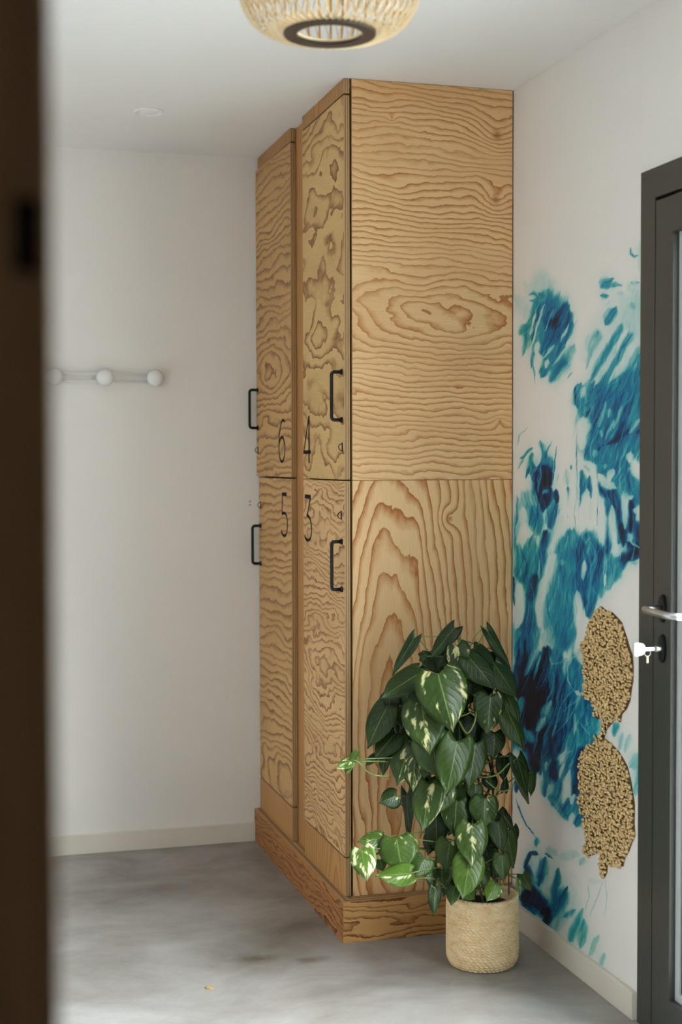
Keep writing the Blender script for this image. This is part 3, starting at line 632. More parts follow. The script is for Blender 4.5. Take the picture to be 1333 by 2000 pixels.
E_([(262, 80), (265, 180)], 22, 12, .5, .9, .3); E_([(190, 230), (120, 390)], 20, 22, .92); E_([(190, 230), (270, 260)], 16, 20, .85); E_([(330, 240), (410, 295)], 13, 7, .9); E_([(335, 290), (265, 570)], 34, 40, .72); E_([(150, 400), (190, 660)], 46, 60, .9); E_([(160, 660), (310, 800)], 110, 90, .95); E_([(440, 500), (400, 900)], 44, 46, .7); E_([(485, 395), (445, 560)], 12, 34, .72); E_([(360, 820), (340, 940)], 60, 50, .97); E_([(570, 550), (440, 740)], 12, 18, .8); E_([(540, 620), (430, 860)], 56, 46, .58); E_([(490, 840), (430, 1010)], 56, 46, .34); E_([(640, 800), (520, 890)], 20, 24, .5); E_([(715, 790), (590, 1130)], 22, 40, .48); E_([(735, 890), (690, 1190)], 28, 32, .45); E_([(340, 180), (450, 250)], 40, 30, .25); E_([(690, 250), (450, 270)], 30, 26, .15); E_([(855, 1050), (780, 1270)], 22, 26, .3); E_([(935, 1240), (885, 1370)], 20, 24, .28); E_([(740, 270), (690, 350)], 18, 18, .32)
for p in ([(890, 540), (840, 700), (785, 860)], [(930, 500), (948, 720), (930, 870)], [(768, 550), (775, 680), (740, 800)]): E_(p, 4, 3, .34, .8, .2)
E_([(760, 520), (900, 515)], 26, 20, .14, .6); E_([(240, 470), (220, 570)], 34, 20, .35, .8); E_([(220, 780), (260, 850)], 36, 30, .5, .7); E_([(370, 460), (330, 560)], 22, 16, .2, .7)

MY0, MY1, MZ0, MZ1 = DY1+.0005, YS-.0005, BH+.0005, ZC-.0005
nc, nr_ = 300, 830
ys = np.linspace(MY1, MY0, nc)                         # from the lockers towards the glass door
zs = np.concatenate([np.linspace(MZ0, 2.02, nr_-6), np.linspace(2.10, MZ1, 6)])
Yg, Zg = np.meshgrid(ys, zs); xs_m = XR-.0004
def to_px(X, Y, Z):
    d = X*FW.x+Y*FW.y+(Z-CAM_H)*FW.z; r = X*RT.x+Y*RT.y+(Z-CAM_H)*RT.z; u = X*UP.x+Y*UP.y+(Z-CAM_H)*UP.z
    return 666.5+FPX*r/d, 1000-FPX*u/d
U, V = to_px(xs_m, Yg, Zg)                               # the print is drawn in the survey's units
U0, V0 = U, V
U = U0+11*(fbm(U0/30, V0/50)-.5)+4*(fbm(U0/9+9, V0/22)-.5)
V = V0+14*(fbm(U0/30+50, V0/50+80)-.5)+6*(fbm(U0/8+40, V0/20+3)-.5)
dens = np.zeros_like(U)
def sstep(a, b, x):
    t = np.clip((x-a)/(b-a), 0, 1); return t*t*(3-2*t)
for bi, (tl, pts, w0, w1, den, op, rag, soft) in enumerate(BR):
    ox, oy = TILE[tl]; q = np.array([(ox+x/5.127, oy+y/5.127) for x, y in pts]); w0 /= 5.127; w1 /= 5.127
    if max(w0, w1) < 13 and .2 < den < .75: soft, rag = max(soft, .95), rag*1.25
    if den < .16 and op >= .8 and max(w0, w1) < 13: rag, op, w0, w1 = rag*.5, .97, w0*1.2, w1*1.2    # bare channels left between the dye
    mw = max(w0, w1)*2.3+5
    msk = (U > q[:, 0].min()-mw) & (U < q[:, 0].max()+mw) & (V > q[:, 1].min()-mw) & (V < q[:, 1].max()+mw)
    if not msk.any(): continue
    u, v = U[msk], V[msk]
    seg = np.linalg.norm(np.diff(q, axis=0), axis=1); tot = max(seg.sum(), 1e-6); cum = np.concatenate([[0], np.cumsum(seg)])
    best = np.full(u.shape, 1e9); sd = np.zeros_like(u); tt = np.zeros_like(u)
    for i in range(len(q)-1):
        a = q[i]; d = q[i+1]-a; L2 = max(d@d, 1e-9); L = math.sqrt(L2)
        t = ((u-a[0])*d[0]+(v-a[1])*d[1])/L2; tc = np.clip(t, 0, 1)
        ds = np.hypot(u-a[0]-tc*d[0], v-a[1]-tc*d[1]); m_ = ds < best
        best = np.where(m_, ds, best); sd = np.where(m_, ((u-a[0])*d[1]-(v-a[1])*d[0])/L, sd); tt = np.where(m_, cum[i]+np.clip(t, -.6, 1.6)*L, tt)
    tn = np.clip(tt/tot, 0, 1); thin = max(w0, w1) < 9
    w = (w0+(w1-w0)*tn)*(1.2*(1-np.abs(2*tn-1)**3*.8) if thin else (1-np.abs(2*tn-1)**5*.35))
    sn = fbm(tt/30+bi*3.7, sd/2.2+bi*11.3, 3)-.44
    sn2 = fbm(tt/60+bi*5.1, sd/7+bi*2.3, 3)-.47
    al = op*(1-sstep(1-soft, 1+soft, best/np.maximum(w, .5)*.95+rag*(sn*.9+sn2*1.2)))
    loc = den*(1+(.9*sn+.7*sn2)*(1.0 if den < .8 else .45)) if den > .3 else den*(1+.6*sn)
    dens[msk] = dens[msk]*(1-al)+loc*al
fr_ = random.Random(21)
for bi in range(420):                                    # fine veins of lighter and darker dye drawn along the flow
    u0, v0 = fr_.uniform(1003, 1252), fr_.uniform(560, 1660)
    base_a = .42 if v0 < 900 else (.02 if v0 < 1300 else .40)
    a_ = base_a+fr_.gauss(0, .09); ln = fr_.uniform(14, 60); hw = fr_.uniform(.6, 2.2); bend = fr_.uniform(-.25, .25)
    msk = (np.abs(U-u0) < ln+4) & (np.abs(V-v0) < ln+4)
    if not msk.any(): continue
    u, v = U[msk]-u0, V[msk]-v0
    al_ = -u*math.sin(a_)+v*math.cos(a_); ac_ = u*math.cos(a_)+v*math.sin(a_)+bend*al_*al_/ln+1.5*np.sin(al_/9+bi)
    wv = hw*np.clip(1-(al_/ln)**2, 0, 1)
    k_ = (1-sstep(.3, 1.3, np.abs(ac_)/np.maximum(wv, .05)))*(wv > .1)*sstep(.22, .45, dens[msk])*.5
    tgt = fr_.choice((.2, .26, .32, .8, .9, .7))
    dens[msk] = dens[msk]*(1-k_)+tgt*k_
fil = fbm((U+.25*V)/4.6+5*fbm(U/26, V/50), V/44, 4)-.45
def blur(a, n):
    for ax in (0, 1):
        for _ in range(2):
            p_ = np.pad(a, [(n+1, n) if i == ax else (0, 0) for i in (0, 1)], mode='edge'); c_ = np.cumsum(p_, axis=ax)
            a = (np.take(c_, np.arange(2*n+1, c_.shape[ax]), ax)-np.take(c_, np.arange(0, c_.shape[ax]-2*n-1), ax))/(2*n+1)
    return a
dens = np.maximum(dens*.86+.14*blur(dens, 3), .50*blur(dens, 9)*(.4+1.2*fbm(U/12, V/30)))
dens = np.clip(dens+(dens > .12)*fil*.34*np.clip(dens*2, 0, 1), 0, 1)
ramp_x = [0, .12, .27, .42, .54, .66, .79, .93]
# bare paper, haze, pale teal, teal, teal-blue, blue, deep blue, navy (sRGB of the print itself)
cols = np.array([(0, 0, 0), (198, 216, 214), (132, 192, 194), (34, 152, 168), (0, 124, 156), (0, 92, 146), (4, 50, 92), (8, 16, 36)], float)/255
lin = np.where(cols <= .04045, cols/12.92, ((cols+.055)/1.055)**2.4); lin[0] = (.775, .757, .738)
rgb = np.stack([np.interp(dens, ramp_x, lin[:, i]) for i in range(3)], -1)
grn = sstep(.55, .7, fbm(U/60+5, V/90+2, 2)+.25*((V > 1620) | (U < 1060)))[..., None]*.45      # greener dye in places
grc = rgb*np.array([1.0, 1.05, .72]); rgb = rgb*(1-grn*(dens > .2)[..., None])+grc*(grn*(dens > .2)[..., None])
N = nr_*nc
co = np.stack([np.full(N, 0.0), (Yg-MY0).ravel(), (Zg-MZ0).ravel()], -1)
me = bpy.data.meshes.new('wall_mural'); idx = np.arange(N).reshape(nr_, nc)
quads = np.stack([idx[:-1, :-1], idx[1:, :-1], idx[1:, 1:], idx[:-1, 1:]], -1).reshape(-1, 4)
me.vertices.add(N); me.vertices.foreach_set('co', co.astype(np.float32).ravel())
me.loops.add(quads.size); me.loops.foreach_set('vertex_index', quads.ravel().astype(np.int32))
me.polygons.add(len(quads)); me.polygons.foreach_set('loop_start', (np.arange(len(quads))*4).astype(np.int32))
me.update(calc_edges=True); me.validate()
ca = me.color_attributes.new('dye', 'FLOAT_COLOR', 'POINT')
ca.data.foreach_set('color', np.concatenate([rgb.reshape(-1, 3), np.ones((N, 1))], 1).astype(np.float32).ravel())
mm = NT('printed mural'); an = mm.n('ShaderNodeAttribute'); an.attribute_name = 'dye'
mm.col(an.outputs['Color']); mm.rough(.55); mm.b.inputs['Specular IOR Level'].default_value = .3
mur = link('wall_mural', me, mm.mat); mur.location = (xs_m, MY0, MZ0)
tag(mur, 'printed wall mural of teal and blue ink clouds on white beside the glass door', 'mural')

# ---- gold relief of coarse grains on the mural
G1 = [(400, 100), (470, 160), (560, 190), (620, 250), (690, 330), (720, 430), (760, 540), (800, 680), (840, 790), (850, 950), (845, 1150), (820, 1280), (805, 1420), (760, 1530), (690, 1610), (670, 1720), (600, 1680), (550, 1740), (490, 1800), (455, 1870), (405, 1935), (375, 1930), (410, 1860), (425, 1760), (420, 1690), (400, 1640), (350, 1680), (310, 1620), (320, 1540), (270, 1430), (210, 1390), (150, 1310), (170, 1230), (165, 1100), (170, 900), (150, 780), (120, 650), (190, 570), (215, 450), (220, 340), (290, 260), (310, 190)]
G2 = [(365, 120), (420, 160), (500, 230), (560, 290), (610, 370), (670, 480), (710, 640), (745, 850), (760, 950), (755, 1180), (765, 1320), (730, 1400), (690, 1520), (640, 1600), (620, 1700), (560, 1700), (480, 1690), (430, 1670), (420, 1780), (385, 1850), (350, 1810), (335, 1700), (355, 1570), (330, 1500), (270, 1550), (200, 1580), (150, 1520), (160, 1430), (200, 1350), (160, 1270), (145, 1200), (150, 1100), (105, 1030), (90, 900), (105, 780), (95, 660), (80, 600), (100, 520), (90, 440), (130, 340), (160, 240), (220, 220), (270, 180), (280, 90), (310, 140), (345, 110)]
polys = [[on_x(1120+x/7.143, 1170+y/7.143, XR) for x, y in G1], [on_x(1120+x/6.25, 1420+y/6.25, XR) for x, y in G2],
         [on_x(1120+x/6.25, 1420+y/6.25, XR) for x, y in ((395, -5), (425, 5), (385, 135), (345, 130))]]
org = Vector((XR-.0015, 3.38, .31))
def gold():
    m = NT('gold leaf grains'); v = m.coord('Object'); n = m.noise(v, 260, 3)
    m.col(m.ramp(n, [(.3, srgb(188, 152, 96)), (.55, srgb(222, 194, 142)), (.75, srgb(240, 220, 180))]))
    m.b.inputs['Metallic'].default_value = .25; m.rough(.36); return m.mat
M_GOLD = gold()
gr_t = thing('gold_relief', org, 'gold grain relief of two joined leaf shapes on the blue mural', 'wall relief')
bm = bmesh.new()
for pg in polys:
    vs0 = [bm.verts.new(p-org) for p in pg]; vs1 = [bm.verts.new(p-org+Vector((-.003, 0, 0))) for p in pg]
    bm.faces.new(vs1)
    for i in range(len(pg)): bm.faces.new((vs0[i], vs0[(i+1) % len(pg)], vs1[(i+1) % len(pg)], vs1[i]))
bmesh.ops.recalc_face_normals(bm, faces=bm.faces); bmesh.ops.triangulate(bm, faces=[f for f in bm.faces if len(f.verts) > 4])
me = bpy.data.meshes.new('backing'); bm.to_mesh(me); bm.free()
link('backing', me, plain('dark gold size', srgb(112, 80, 38), .6, .2), gr_t)
def inside(p, pg):
    r = False; n = len(pg); y, z = p
    for i in range(n):
        a, b = pg[i], pg[(i+1) % n]
        if (a.z > z) != (b.z > z) and y < (b.y-a.y)*(z-a.z)/(b.z-a.z)+a.y: r = not r
    return r
bmi = bmesh.new(); bmesh.ops.create_icosphere(bmi, subdivisions=1, radius=1.0)
iv = np.array([v.co[:] for v in bmi.verts]); itri = np.array([[v.index for v in f.verts] for f in bmi.faces]); bmi.free()
R_ = random.Random(3); GV, GF = [], []; cnt = 0
st_y, st_z = .0118, .0080
for pg in polys:
    y0_, y1_ = min(p.y for p in pg), max(p.y for p in pg); z0_, z1_ = min(p.z for p in pg), max(p.z for p in pg)
    ny, nz_ = int((y1_-y0_)/st_y)+2, int((z1_-z0_)/st_z)+2
    for i in range(ny):
        for j in range(nz_):
            y = y0_+(i+(j % 2)*.5+R_.uniform(-.35, .35))*st_y; z = z0_+(j+R_.uniform(-.35, .35))*st_z
            if not inside((y, z), pg): continue
            s = R_.uniform(.75, 1.25); a = R_.uniform(-.9, .9)+.5
            loc = iv*np.array([.0046*R_.uniform(.7, 1.3), .0072, .0040])*s
            c_, s_ = math.cos(a), math.sin(a); yy = loc[:, 1]*c_-loc[:, 2]*s_; zz = loc[:, 1]*s_+loc[:, 2]*c_
            GV.append(np.stack([loc[:, 0]-.003-R_.uniform(0, .004), yy+y-org.y, zz+z-org.z], 1)); GF.append(itri+12*cnt); cnt += 1
GV = np.concatenate(GV); GF = np.concatenate(GF)
gm = mesh('grains', GV, [tuple(f) for f in GF.tolist()], True)
go = link('grains', gm, M_GOLD, gr_t); go['kind'] = 'stuff'

# ------------------------------------------------------------------ basket planter
PC = Vector((1.463, 3.689, 0)); PR, PHT = .0985, .197
pk = thing('basket_planter', PC, 'small pale straw rope basket used as planter on the floor', 'planter')
def straw():
    m = NT('twisted straw rope'); v = m.coord('Object'); x, y, z = m.sep(v)
    n = m.noise(m.comb(m.math('MULTIPLY', x, 1), m.math('MULTIPLY', y, 1), m.math('MULTIPLY', z, 2.2)), 34, 4, .65)
    c = m.ramp(n, [(.25, srgb(214, 182, 132)), (.5, srgb(232, 208, 166)), (.75, srgb(242, 226, 194))])
    m.col(c); m.rough(.85); m.b.inputs['Specular IOR Level'].default_value = .2
    m.bump(m.noise(v, 600, 2), .3, .001); return m.mat
M_STRAW = straw()
na, nz2 = 520, 190; rows = 25; hrow = PHT/rows
tha = np.linspace(0, 2*PI, na, endpoint=False); zz = np.linspace(0, PHT, nz2)
TA, ZZ = np.meshgrid(tha, zz); rr_ = np.floor(ZZ/hrow); fz = ZZ/hrow-rr_
jit = _perm[(rr_.astype(int)*7) % 512, 3]
ph = TA*44+fz*PI*1.5+jit*20+2.5*vnoise(TA*9+rr_*3, rr_*1.7)
strand = .5+.5*np.sin(ph)
coil = np.sqrt(np.clip(1-(2*fz-1)**2, 0, 1))
base_r = PR*(1+.012*np.sin(ZZ/PHT*PI)) - .012*np.clip(1-ZZ/.03, 0, 1)**2 + .0012*(fbm(TA*3, ZZ*40)-.5)
RAD = base_r-.0042+.0022*coil+.0048*strand**.8*coil+.0012*(vnoise(TA*90, ZZ*700)-.5)
Zr = ZZ+.0018*np.sin(ph)*(ZZ > PHT*.97)
vsx = np.stack([RAD*np.cos(TA), RAD*np.sin(TA), Zr], -1).reshape(-1, 3)
id2 = np.arange(na*nz2).reshape(nz2, na)
qd = np.stack([id2[:-1], np.roll(id2[:-1], -1, 1), np.roll(id2[1:], -1, 1), id2[1:]], -1).reshape(-1, 4).tolist()
V2 = vsx.tolist(); o0 = len(V2)
inner = [(PR-.013, PHT-.001), (PR-.014, .03), (PR-.02, .012)]
for r, z in inner:
    V2 += [(r*math.cos(t), r*math.sin(t), z) for t in tha]
top = id2[-1].tolist(); prev = top
for k in range(len(inner)):
    cur = list(range(o0+k*na, o0+(k+1)*na)); qd += [[prev[i], prev[(i+1) % na], cur[(i+1) % na], cur[i]] for i in range(na)]; prev = cur
qd.append(prev); qd.append(id2[0].tolist()[::-1])
link('woven_body', mesh('woven_body', V2, qd, True), M_STRAW, pk)

# ------------------------------------------------------------------ pothos
def leaf_mat():
    m = NT('variegated pothos leaf'); uv = m.n('ShaderNodeUVMap'); uv.uv_map = 'leaf'
    s, t, _ = m.sep(uv.outputs[0])
    oi = m.n('ShaderNodeObjectInfo'); pr, pg_, pb = m.sep(oi.outputs['Color'])
    ab = m.math('ABSOLUTE', s)
    vein = m.math('SUBTRACT', t, m.math('MULTIPLY', ab, .42))            # lateral veins leave the midrib towards the tip
    sd = m.math('MULTIPLY', pb, 40.0)
    nz = m.noise(m.comb(m.math('ADD', m.math('MULTIPLY', vein, 6.0), sd), m.math('MULTIPLY', s, 1.6), sd), 1.0, 3, .6)
    nb = m.noise(m.comb(m.math('MULTIPLY', s, 2.2), m.math('MULTIPLY', t, 1.1), m.math('ADD', sd, 5.0)), 1.0, 2)
    v = m.math('ADD', m.math('MULTIPLY', nz, .55), m.math('MULTIPLY', nb, .65))
    thr = m.math('SUBTRACT', .89, m.math('MULTIPLY', pr, .35))
    msk = m.math('MULTIPLY', m.math('SUBTRACT', v, thr), 16.0, clamp=True)
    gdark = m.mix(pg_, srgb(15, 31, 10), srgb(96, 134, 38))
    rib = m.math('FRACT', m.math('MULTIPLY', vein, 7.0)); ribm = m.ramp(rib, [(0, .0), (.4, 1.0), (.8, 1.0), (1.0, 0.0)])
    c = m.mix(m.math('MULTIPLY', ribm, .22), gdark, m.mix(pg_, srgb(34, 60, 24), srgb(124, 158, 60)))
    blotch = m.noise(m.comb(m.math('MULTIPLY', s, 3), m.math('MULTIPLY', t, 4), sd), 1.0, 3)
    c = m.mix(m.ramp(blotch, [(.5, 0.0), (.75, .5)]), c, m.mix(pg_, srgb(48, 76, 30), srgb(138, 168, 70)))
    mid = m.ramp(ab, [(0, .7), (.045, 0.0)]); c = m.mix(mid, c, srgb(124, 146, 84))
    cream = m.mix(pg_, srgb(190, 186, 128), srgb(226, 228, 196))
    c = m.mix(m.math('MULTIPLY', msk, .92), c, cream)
    m.col(c); m.rough(.36); m.b.inputs['Specular IOR Level'].default_value = .32
    m.bump(m.math('ADD', ribm, m.math('MULTIPLY', blotch, .6)), .25, .0015)
    tr = m.n('ShaderNodeBsdfTranslucent'); m.put(tr.inputs[0], c); mx = m.n('ShaderNodeMixShader'); mx.inputs[0].default_value = .12
    m.t.links.new(m.b.outputs[0], mx.inputs[1]); m.t.links.new(tr.outputs[0], mx.inputs[2]); m.t.links.new(mx.outputs[0], m.t.nodes['Material Output'].inputs[0])
    return m.mat
M_LEAF = leaf_mat()
M_STEM = plain('green stem', srgb(92, 112, 52), .45, 0, .25, 60)
M_VINE = plain('old brown-green vine', srgb(62, 58, 32), .6, 0, .25, 60)
M_SOIL = plain('dark potting soil', srgb(30, 24, 19), .95, 0, .4, 120, .6)
PO = Vector((PC.x, PC.y, PHT-.03))
plant = thing('pothos_plant', PO, 'bushy trailing pothos with green and cream heart-shaped leaves in the rope basket', 'plant')
lathe('soil', [(0, .004), (.04, .006), (.075, .001), (PR-.0145, -.004), (PR-.0145, -.012), (0, -.012)], M_SOIL, plant, 40)
rl = random.Random(11)
def leaf(base, tip, width, nrm, var, bri, fold=.25, curl=.12, twist=0.0):
    """heart-shaped blade from its petiole to its drip tip; nrm is the upper face's direction"""
    base = Vector(base); tip = Vector(tip); ax = tip-base; L = ax.length; ax.normalize()
    n = Vector(nrm); n = (n-ax*n.dot(ax)).normalized(); sx = ax.cross(n).normalized()
    NT_, NS = 16, 4; vs, uv, fs = [], [], []
    wob = rl.uniform(0, 6.28)
    for i in range(NT_+1):
        t = i/NT_
        wd = 1.08*float(np.interp(t, (0, .07, .16, .27, .40, .54, .67, .78, .87, .94, 1), (.56, .82, .96, 1.0, .96, .83, .64, .42, .21, .08, .01)))
        for j in range(-NS, NS+1):
            s = j/NS
            back = .17*L*(1-t)**3.5*(abs(s)**1.2)
            a = t*L-back
            half = wd*width/2
            off = -fold*abs(s)**1.3*half*.9 - curl*L*t*t*1.0 + .035*L*math.sin(t*7+s*2.5+wob)*abs(s)
            off += .06*L*(abs(s))*(1-t)**2
            rot = twist*t
            p = base+ax*a+sx*(s*half*math.cos(rot))+n*(off+s*half*math.sin(rot))
            vs.append(p); uv.append((s, t))
    m_ = 2*NS+1
    for i in range(NT_):
        for j in range(2*NS): fs.append((i*m_+j, i*m_+j+1, (i+1)*m_+j+1, (i+1)*m_+j))
    me = mesh('leaf', [v-base for v in vs], fs, True)
    ul = me.uv_layers.new(name='leaf')
    for lp in me.loops: ul.data[lp.index].uv = uv[lp.vertex_index]
    o = link('leaf', me, M_LEAF, plant); o.location = base-PO
    o.color = (var, bri, rl.random(), 1)
    sol = o.modifiers.new('thickness', 'SOLIDIFY'); sol.thickness = .0006
    return o
def petiole(o, base, root, r=.0018, sag=.02, mat=None):
    base = Vector(base); root = Vector(root); mid = (base+root)/2+Vector((0, 0, sag))
    pts = []
    for k in range(9):
        t = k/8; p = base*(1-t)**2+mid*2*t*(1-t)+root*t*t; pts.append(p-base)
    vs, fs = tube_geo(pts, [r*(.8+.5*k/8) for k in range(9)], 6)
    link('petiole', mesh('petiole', vs, fs, True), mat or M_STEM, o)
TOCAM = -FW
def zp(x, y, D): return at_depth(640+x/2.777, 1200+y/2.777, D)
def put(bx, by, tx, ty, w, D=3.86, dt=0.0, yaw=0.0, pit=.25, var=.45, bri=.1, fold=.25, curl=.10, pet=True, tw=0.0):
    """a leaf surveyed on the plant: base, tip, apparent width, distance; dt brings the tip forward"""
    b = zp(bx, by, D); t = zp(tx, ty, D-dt)
    n = TOCAM+RT*yaw+UP*pit
    wm = w/2.777*D/FPX/max(.35, math.cos(abs(yaw)*.8))*1.08
    o = leaf(b, t, wm, n, var, bri, fold, curl, tw)
    if pet:
        axis = Vector((PC.x, PC.y, 0)); root = Vector((axis.x+rl.uniform(-.05, .05), axis.y+rl.uniform(-.03, .05), max(PHT, b.z-rl.uniform(.02, .10))))
        petiole(o, b, root, sag=rl.uniform(.01, .035))
    return o
LV = [
 # base, tip, width, distance, tip forward, yaw, pitch, cream, brightness
 (475, 125, 345, 325, 62, 3.90, .02, -.5, .2, .25, .03), (690, 72, 555, 230, 80, 3.92, .03, -.5, .1, .15, .02), (865, 85, 1005, 290, 60, 3.92, .02, .4, .2, .35, .06),
 (500, 320, 290, 445, 150, 3.86, .05, -.5, .6, .15, .04), (600, 325, 685, 632, 245, 3.78, .06, .0, .35, .75, .13), (510, 485, 555, 765, 205, 3.80, .05, -.1, .35, .68, .14),
 (560, 660, 605, 888, 205, 3.82, .05, -.05, .3, .55, .15), (705, 690, 650, 985, 175, 3.79, .05, .15, .25, .25, .14), (805, 700, 770, 955, 130, 3.83, .04, .3, .3, .35, .10),
 (325, 500, 205, 722, 135, 3.87, .02, -.5, .3, .30, .05), (440, 420, 370, 690, 160, 3.90, .02, -.4, .2, .35, .03), (370, 645, 250, 775, 120, 3.88, .03, -.5, .4, .4, .04),
 (455, 690, 370, 925, 165, 3.86, .04, -.3, .35, .62, .09), (480, 730, 458, 965, 150, 3.84, .03, -.2, .35, .66, .10), (315, 740, 290, 875, 60, 3.88, .02, -.7, .3, .3, .06), (265, 765, 205, 815, 45, 3.88, .02, -.4, .5, .2, .05),
 (130, 795, 50, 830, 62, 3.82, .03, -.2, .6, .75, .40), (130, 790, 175, 730, 40, 3.82, .01, .5, .3, .5, .30), (120, 800, 95, 870, 45, 3.82, .02, -.5, .3, .6, .45),
 (555, 925, 515, 1180, 150, 3.82, .05, -.2, .3, .66, .15), (640, 915, 568, 1095, 150, 3.83, .04, .1, .3, .6, .13), (375, 985, 283, 1020, 95, 3.85, .02, .5, .7, .5, .06), (432, 970, 430, 1235, 55, 3.88, .0, -.9, .1, .1, .03),
 (700, 1010, 688, 1205, 140, 3.84, .03, .0, .3, .35, .10), (590, 1090, 590, 1295, 115, 3.87, .02, -.2, .2, .15, .03), (855, 1000, 850, 1165, 145, 3.83, .03, .2, .4, .55, .14), (785, 1140, 785, 1372, 158, 3.79, .05, .05, .35, .66, .20),
 (665, 1232, 640, 1395, 132, 3.83, .03, -.1, .35, .5, .20), (775, 1320, 735, 1545, 155, 3.77, .05, .0, .35, .30, .34), (945, 1305, 960, 1455, 92, 3.82, .02, .3, .3, .2, .16), (915, 1465, 865, 1552, 90, 3.78, .03, .1, .8, .6, .45),
 (375, 1215, 405, 1395, 190, 3.78, .05, -.1, .6, .55, .26), (450, 1405, 262, 1415, 130, 3.72, .02, -.1, 1.1, .60, .40), (185, 1275, 215, 1448, 125, 3.74, .04, -.2, .5, .85, .50), (290, 1215, 165, 1230, 95, 3.80, .02, -.1, .9, .6, .30), (270, 1275, 305, 1180, 70, 3.82, .0, .3, .4, .5, .20), (285, 1330, 300, 1395, 60, 3.83, .02, -.2, .4, .2, .12),
 (530, 1325, 478, 1420, 115, 3.80, .03, .3, .7, .3, .18), (560, 1360, 582, 1500, 70, 3.82, .02, .6, .3, .2, .08), (585, 1482, 580, 1635, 66, 3.78, .02, .2, .2, .1, .05), (690, 1478, 668, 1575, 72, 3.79, .03, -.3, .3, .2, .14),
 (700, 170, 735, 330, 120, 3.88, .03, -.3, .4, .6, .06), (790, 185, 915, 285, 115, 3.91, .04, .3, .5, .4, .04), (770, 235, 918, 400, 140, 3.86, .05, .3, .5, .45, .05), (905, 270, 1035, 455, 135, 3.88, .04, .5, .5, .45, .07), (885, 440, 870, 655, 155, 3.84, .03, .2, .3, .4, .08),
 (950, 385, 1050, 595, 95, 3.88, .03, .6, .3, .55, .10), (965, 495, 1078, 745, 115, 3.86, .03, .6, .3, .4, .10), (905, 640, 905, 785, 120, 3.88, .02, .3, .3, .35, .05), (1030, 780, 1105, 1025, 85, 3.86, .03, .7, .1, .1, .03), (1110, 860, 1110, 990, 60, 3.89, .02, .6, .2, .2, .14),
 (955, 1090, 1015, 1165, 55, 3.90, .01, .4, .3, .15, .03), (1010, 1150, 1032, 1250, 48, 3.92, .01, .5, .3, .1, .03), (925, 1125, 950, 1290, 95, 3.85, .03, .3, .3, .3, .09), (975, 1190, 1020, 1375, 95, 3.86, .03, .5, .3, .4, .12),
 (1060, 1410, 1110, 1500, 75, 3.85, .02, .5, .4, .2, .08), (1040, 1440, 1052, 1535, 30, 3.80, .02, .9, .2, .6, .35), (750, 930, 742, 1065, 95, 3.86, .02, .0, .3, .3, .09), (805, 925, 800, 1015, 85, 3.85, .02, .2, .3, .3, .10),
 (960, 770, 960, 905, 80, 3.92, .01, .4, .2, .1, .02), (620, 1380, 625, 1480, 90, 3.86, .02, -.2, .4, .3, .14), (840, 1390, 845, 1470, 80, 3.84, .02, .1, .4, .3, .16), (745, 1500, 800, 1545, 70, 3.80, .02, .0, .6, .3, .2),
 (660, 180, 590, 290, 110, 3.93, .02, -.5, .3, .2, .02), (500, 230, 545, 215, 55, 3.90, .01, .0, .6, .4, .06), (560, 200, 620, 330, 120, 3.95, .02, .0, .3, .2, .02), (900, 200, 960, 290, 100, 3.95, .02, .4, .4, .2, .03), (340, 440, 330, 560, 110, 3.92, .02, -.5, .4, .3, .05),
 (430, 510, 400, 620, 120, 3.88, .02, -.3, .4, .45, .05), (480, 880, 560, 960, 90, 3.86, .02, .0, .4, .5, .08), (880, 880, 900, 960, 80, 3.92, .02, .3, .3, .2, .03), (560, 1200, 545, 1310, 70, 3.90, .01, -.3, .2, .1, .03), (960, 960, 975, 880, 40, 3.94, .0, .4, .2, .1, .03),
]
for q in LV:
    put(q[0], q[1], q[2], q[3], q[4], q[5], q[6], q[7], q[8], q[9], q[10], fold=rl.uniform(.15, .38), curl=rl.uniform(.04, .14))
# dim leaves deeper in the bush, behind the ones above
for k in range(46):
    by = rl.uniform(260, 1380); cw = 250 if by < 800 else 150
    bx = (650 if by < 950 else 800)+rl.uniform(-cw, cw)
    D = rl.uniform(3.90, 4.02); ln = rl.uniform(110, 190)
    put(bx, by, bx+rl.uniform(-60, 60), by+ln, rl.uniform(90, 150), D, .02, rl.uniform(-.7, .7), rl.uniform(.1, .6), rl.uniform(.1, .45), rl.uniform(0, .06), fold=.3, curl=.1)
# vines climbing from the soil, and the pale runners one sees
def vine(pts, r, mat, n=7):
    p = [Vector(a) for a in pts]; out = []
    for i in range(len(p)-1):
        p0, p1, p2, p3 = p[max(i-1, 0)], p[i], p[i+1], p[min(i+2, len(p)-1)]
        for k in range(8):
            t = k/8; out.append(.5*((2*p1)+(p2-p0)*t+(2*p0-5*p1+4*p2-p3)*t*t+(3*p1-p0-3*p2+p3)*t**3))
    out.append(p[-1])
    return tube('stem', out, r, mat, plant, n, PO)
for k in range(7):
    a = 2*PI*k/7; r0 = .045
    b0 = PC+Vector((r0*math.cos(a), r0*math.sin(a), PHT-.03))
    pts = [b0]
    for h in (.15, .32, .5, .66):
        pts.append(PC+Vector((rl.uniform(-.05, .04)-.02*h, rl.uniform(-.03, .06), PHT+h)))
    vine(pts[:rl.choice((4, 5, 5))], .0035, M_VINE)
vine([zp(340, 880, 3.86), zp(235, 865, 3.84), zp(165, 800, 3.82), zp(125, 790, 3.82)], .0022, M_STEM)
vine([zp(800, 430, 3.86), zp(805, 560, 3.82), zp(760, 645, 3.80), zp(715, 580, 3.83)], .0022, M_STEM)
vine([zp(830, 440, 3.86), zp(790, 520, 3.84), zp(720, 555, 3.84)], .0018, M_STEM)
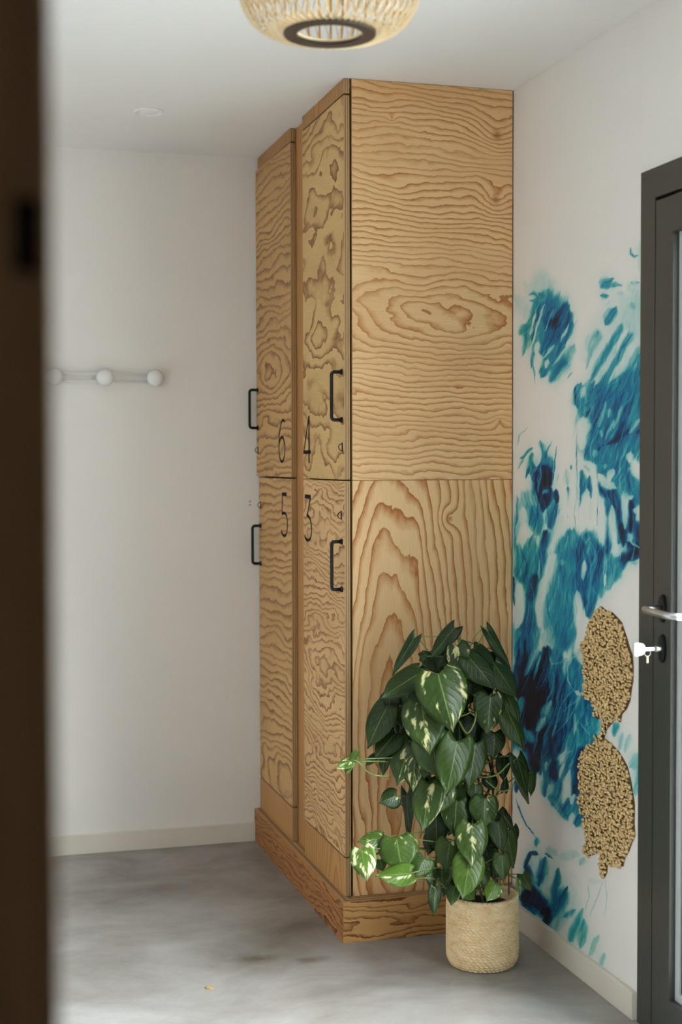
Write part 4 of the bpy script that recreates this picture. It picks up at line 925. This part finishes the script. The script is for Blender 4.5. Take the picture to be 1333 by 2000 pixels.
vine([zp(835, 885, 3.86), zp(920, 870, 3.85), zp(985, 810, 3.85), zp(1030, 780, 3.86)], .0022, M_STEM)
vine([zp(860, 900, 3.87), zp(930, 955, 3.85), zp(990, 945, 3.85), zp(1050, 860, 3.86), zp(1100, 860, 3.88)], .0022, M_STEM)
vine([zp(770, 190, 3.92), zp(800, 120, 3.92), zp(850, 72, 3.92), zp(870, 90, 3.92)], .0018, M_STEM)
vine([zp(545, 195, 3.92), zp(510, 150, 3.91), zp(475, 125, 3.90)], .0020, M_STEM)
vine([zp(720, 180, 3.92), zp(705, 110, 3.92), zp(690, 70, 3.92)], .0026, M_STEM)
vine([zp(440, 1240, 3.86), zp(340, 1270, 3.82), zp(230, 1310, 3.78), zp(190, 1280, 3.75)], .0024, M_VINE)
vine([zp(660, 1500, 3.84), zp(590, 1440, 3.82), zp(520, 1430, 3.80), zp(450, 1440, 3.78)], .0026, M_STEM)
vine([zp(590, 1310, 3.86), zp(590, 1400, 3.83), zp(585, 1485, 3.80)], .0020, M_VINE)
vine([zp(430, 1060, 3.88), zp(405, 1035, 3.86), zp(375, 1015, 3.85)], .0016, M_VINE)
vine([zp(840, 1360, 3.86), zp(890, 1330, 3.84), zp(950, 1310, 3.82)], .0014, M_STEM)
for (x0, x1) in ((865, 880), (880, 850), (900, 930), (940, 905), (985, 960), (900, 880)):
    vine([zp(x0, 1520, 3.90), zp((x0+x1)/2+8, 1350, 3.92), zp(x1, 1130, 3.92)], .0018, M_VINE, 6)

# ------------------------------------------------------------------ a scrap on the floor
p = on_z(409, 1931, 0)
vs = [(-.013, -.004, 0), (-.004, -.007, .001), (.010, -.003, .0), (.014, .003, .002), (.003, .006, .004), (-.008, .004, .003)]
sc_ = mesh('leaf_scrap', [(x, y, z+.0006) for x, y, z in vs]+[(x*.9, y*.9, z+.0026) for x, y, z in vs], [(5, 4, 3, 2, 1, 0), (6, 7, 8, 9, 10, 11)]+[(i, (i+1) % 6, 6+(i+1) % 6, 6+i) for i in range(6)])
o = link('leaf_scrap', sc_, plain('dry tan leaf', srgb(176, 146, 96), .8)); o.location = (p.x, p.y, 0); o.rotation_euler = (0, 0, -1.0)
tag(o, 'small dry tan leaf scrap lying on the concrete floor', 'leaf scrap')
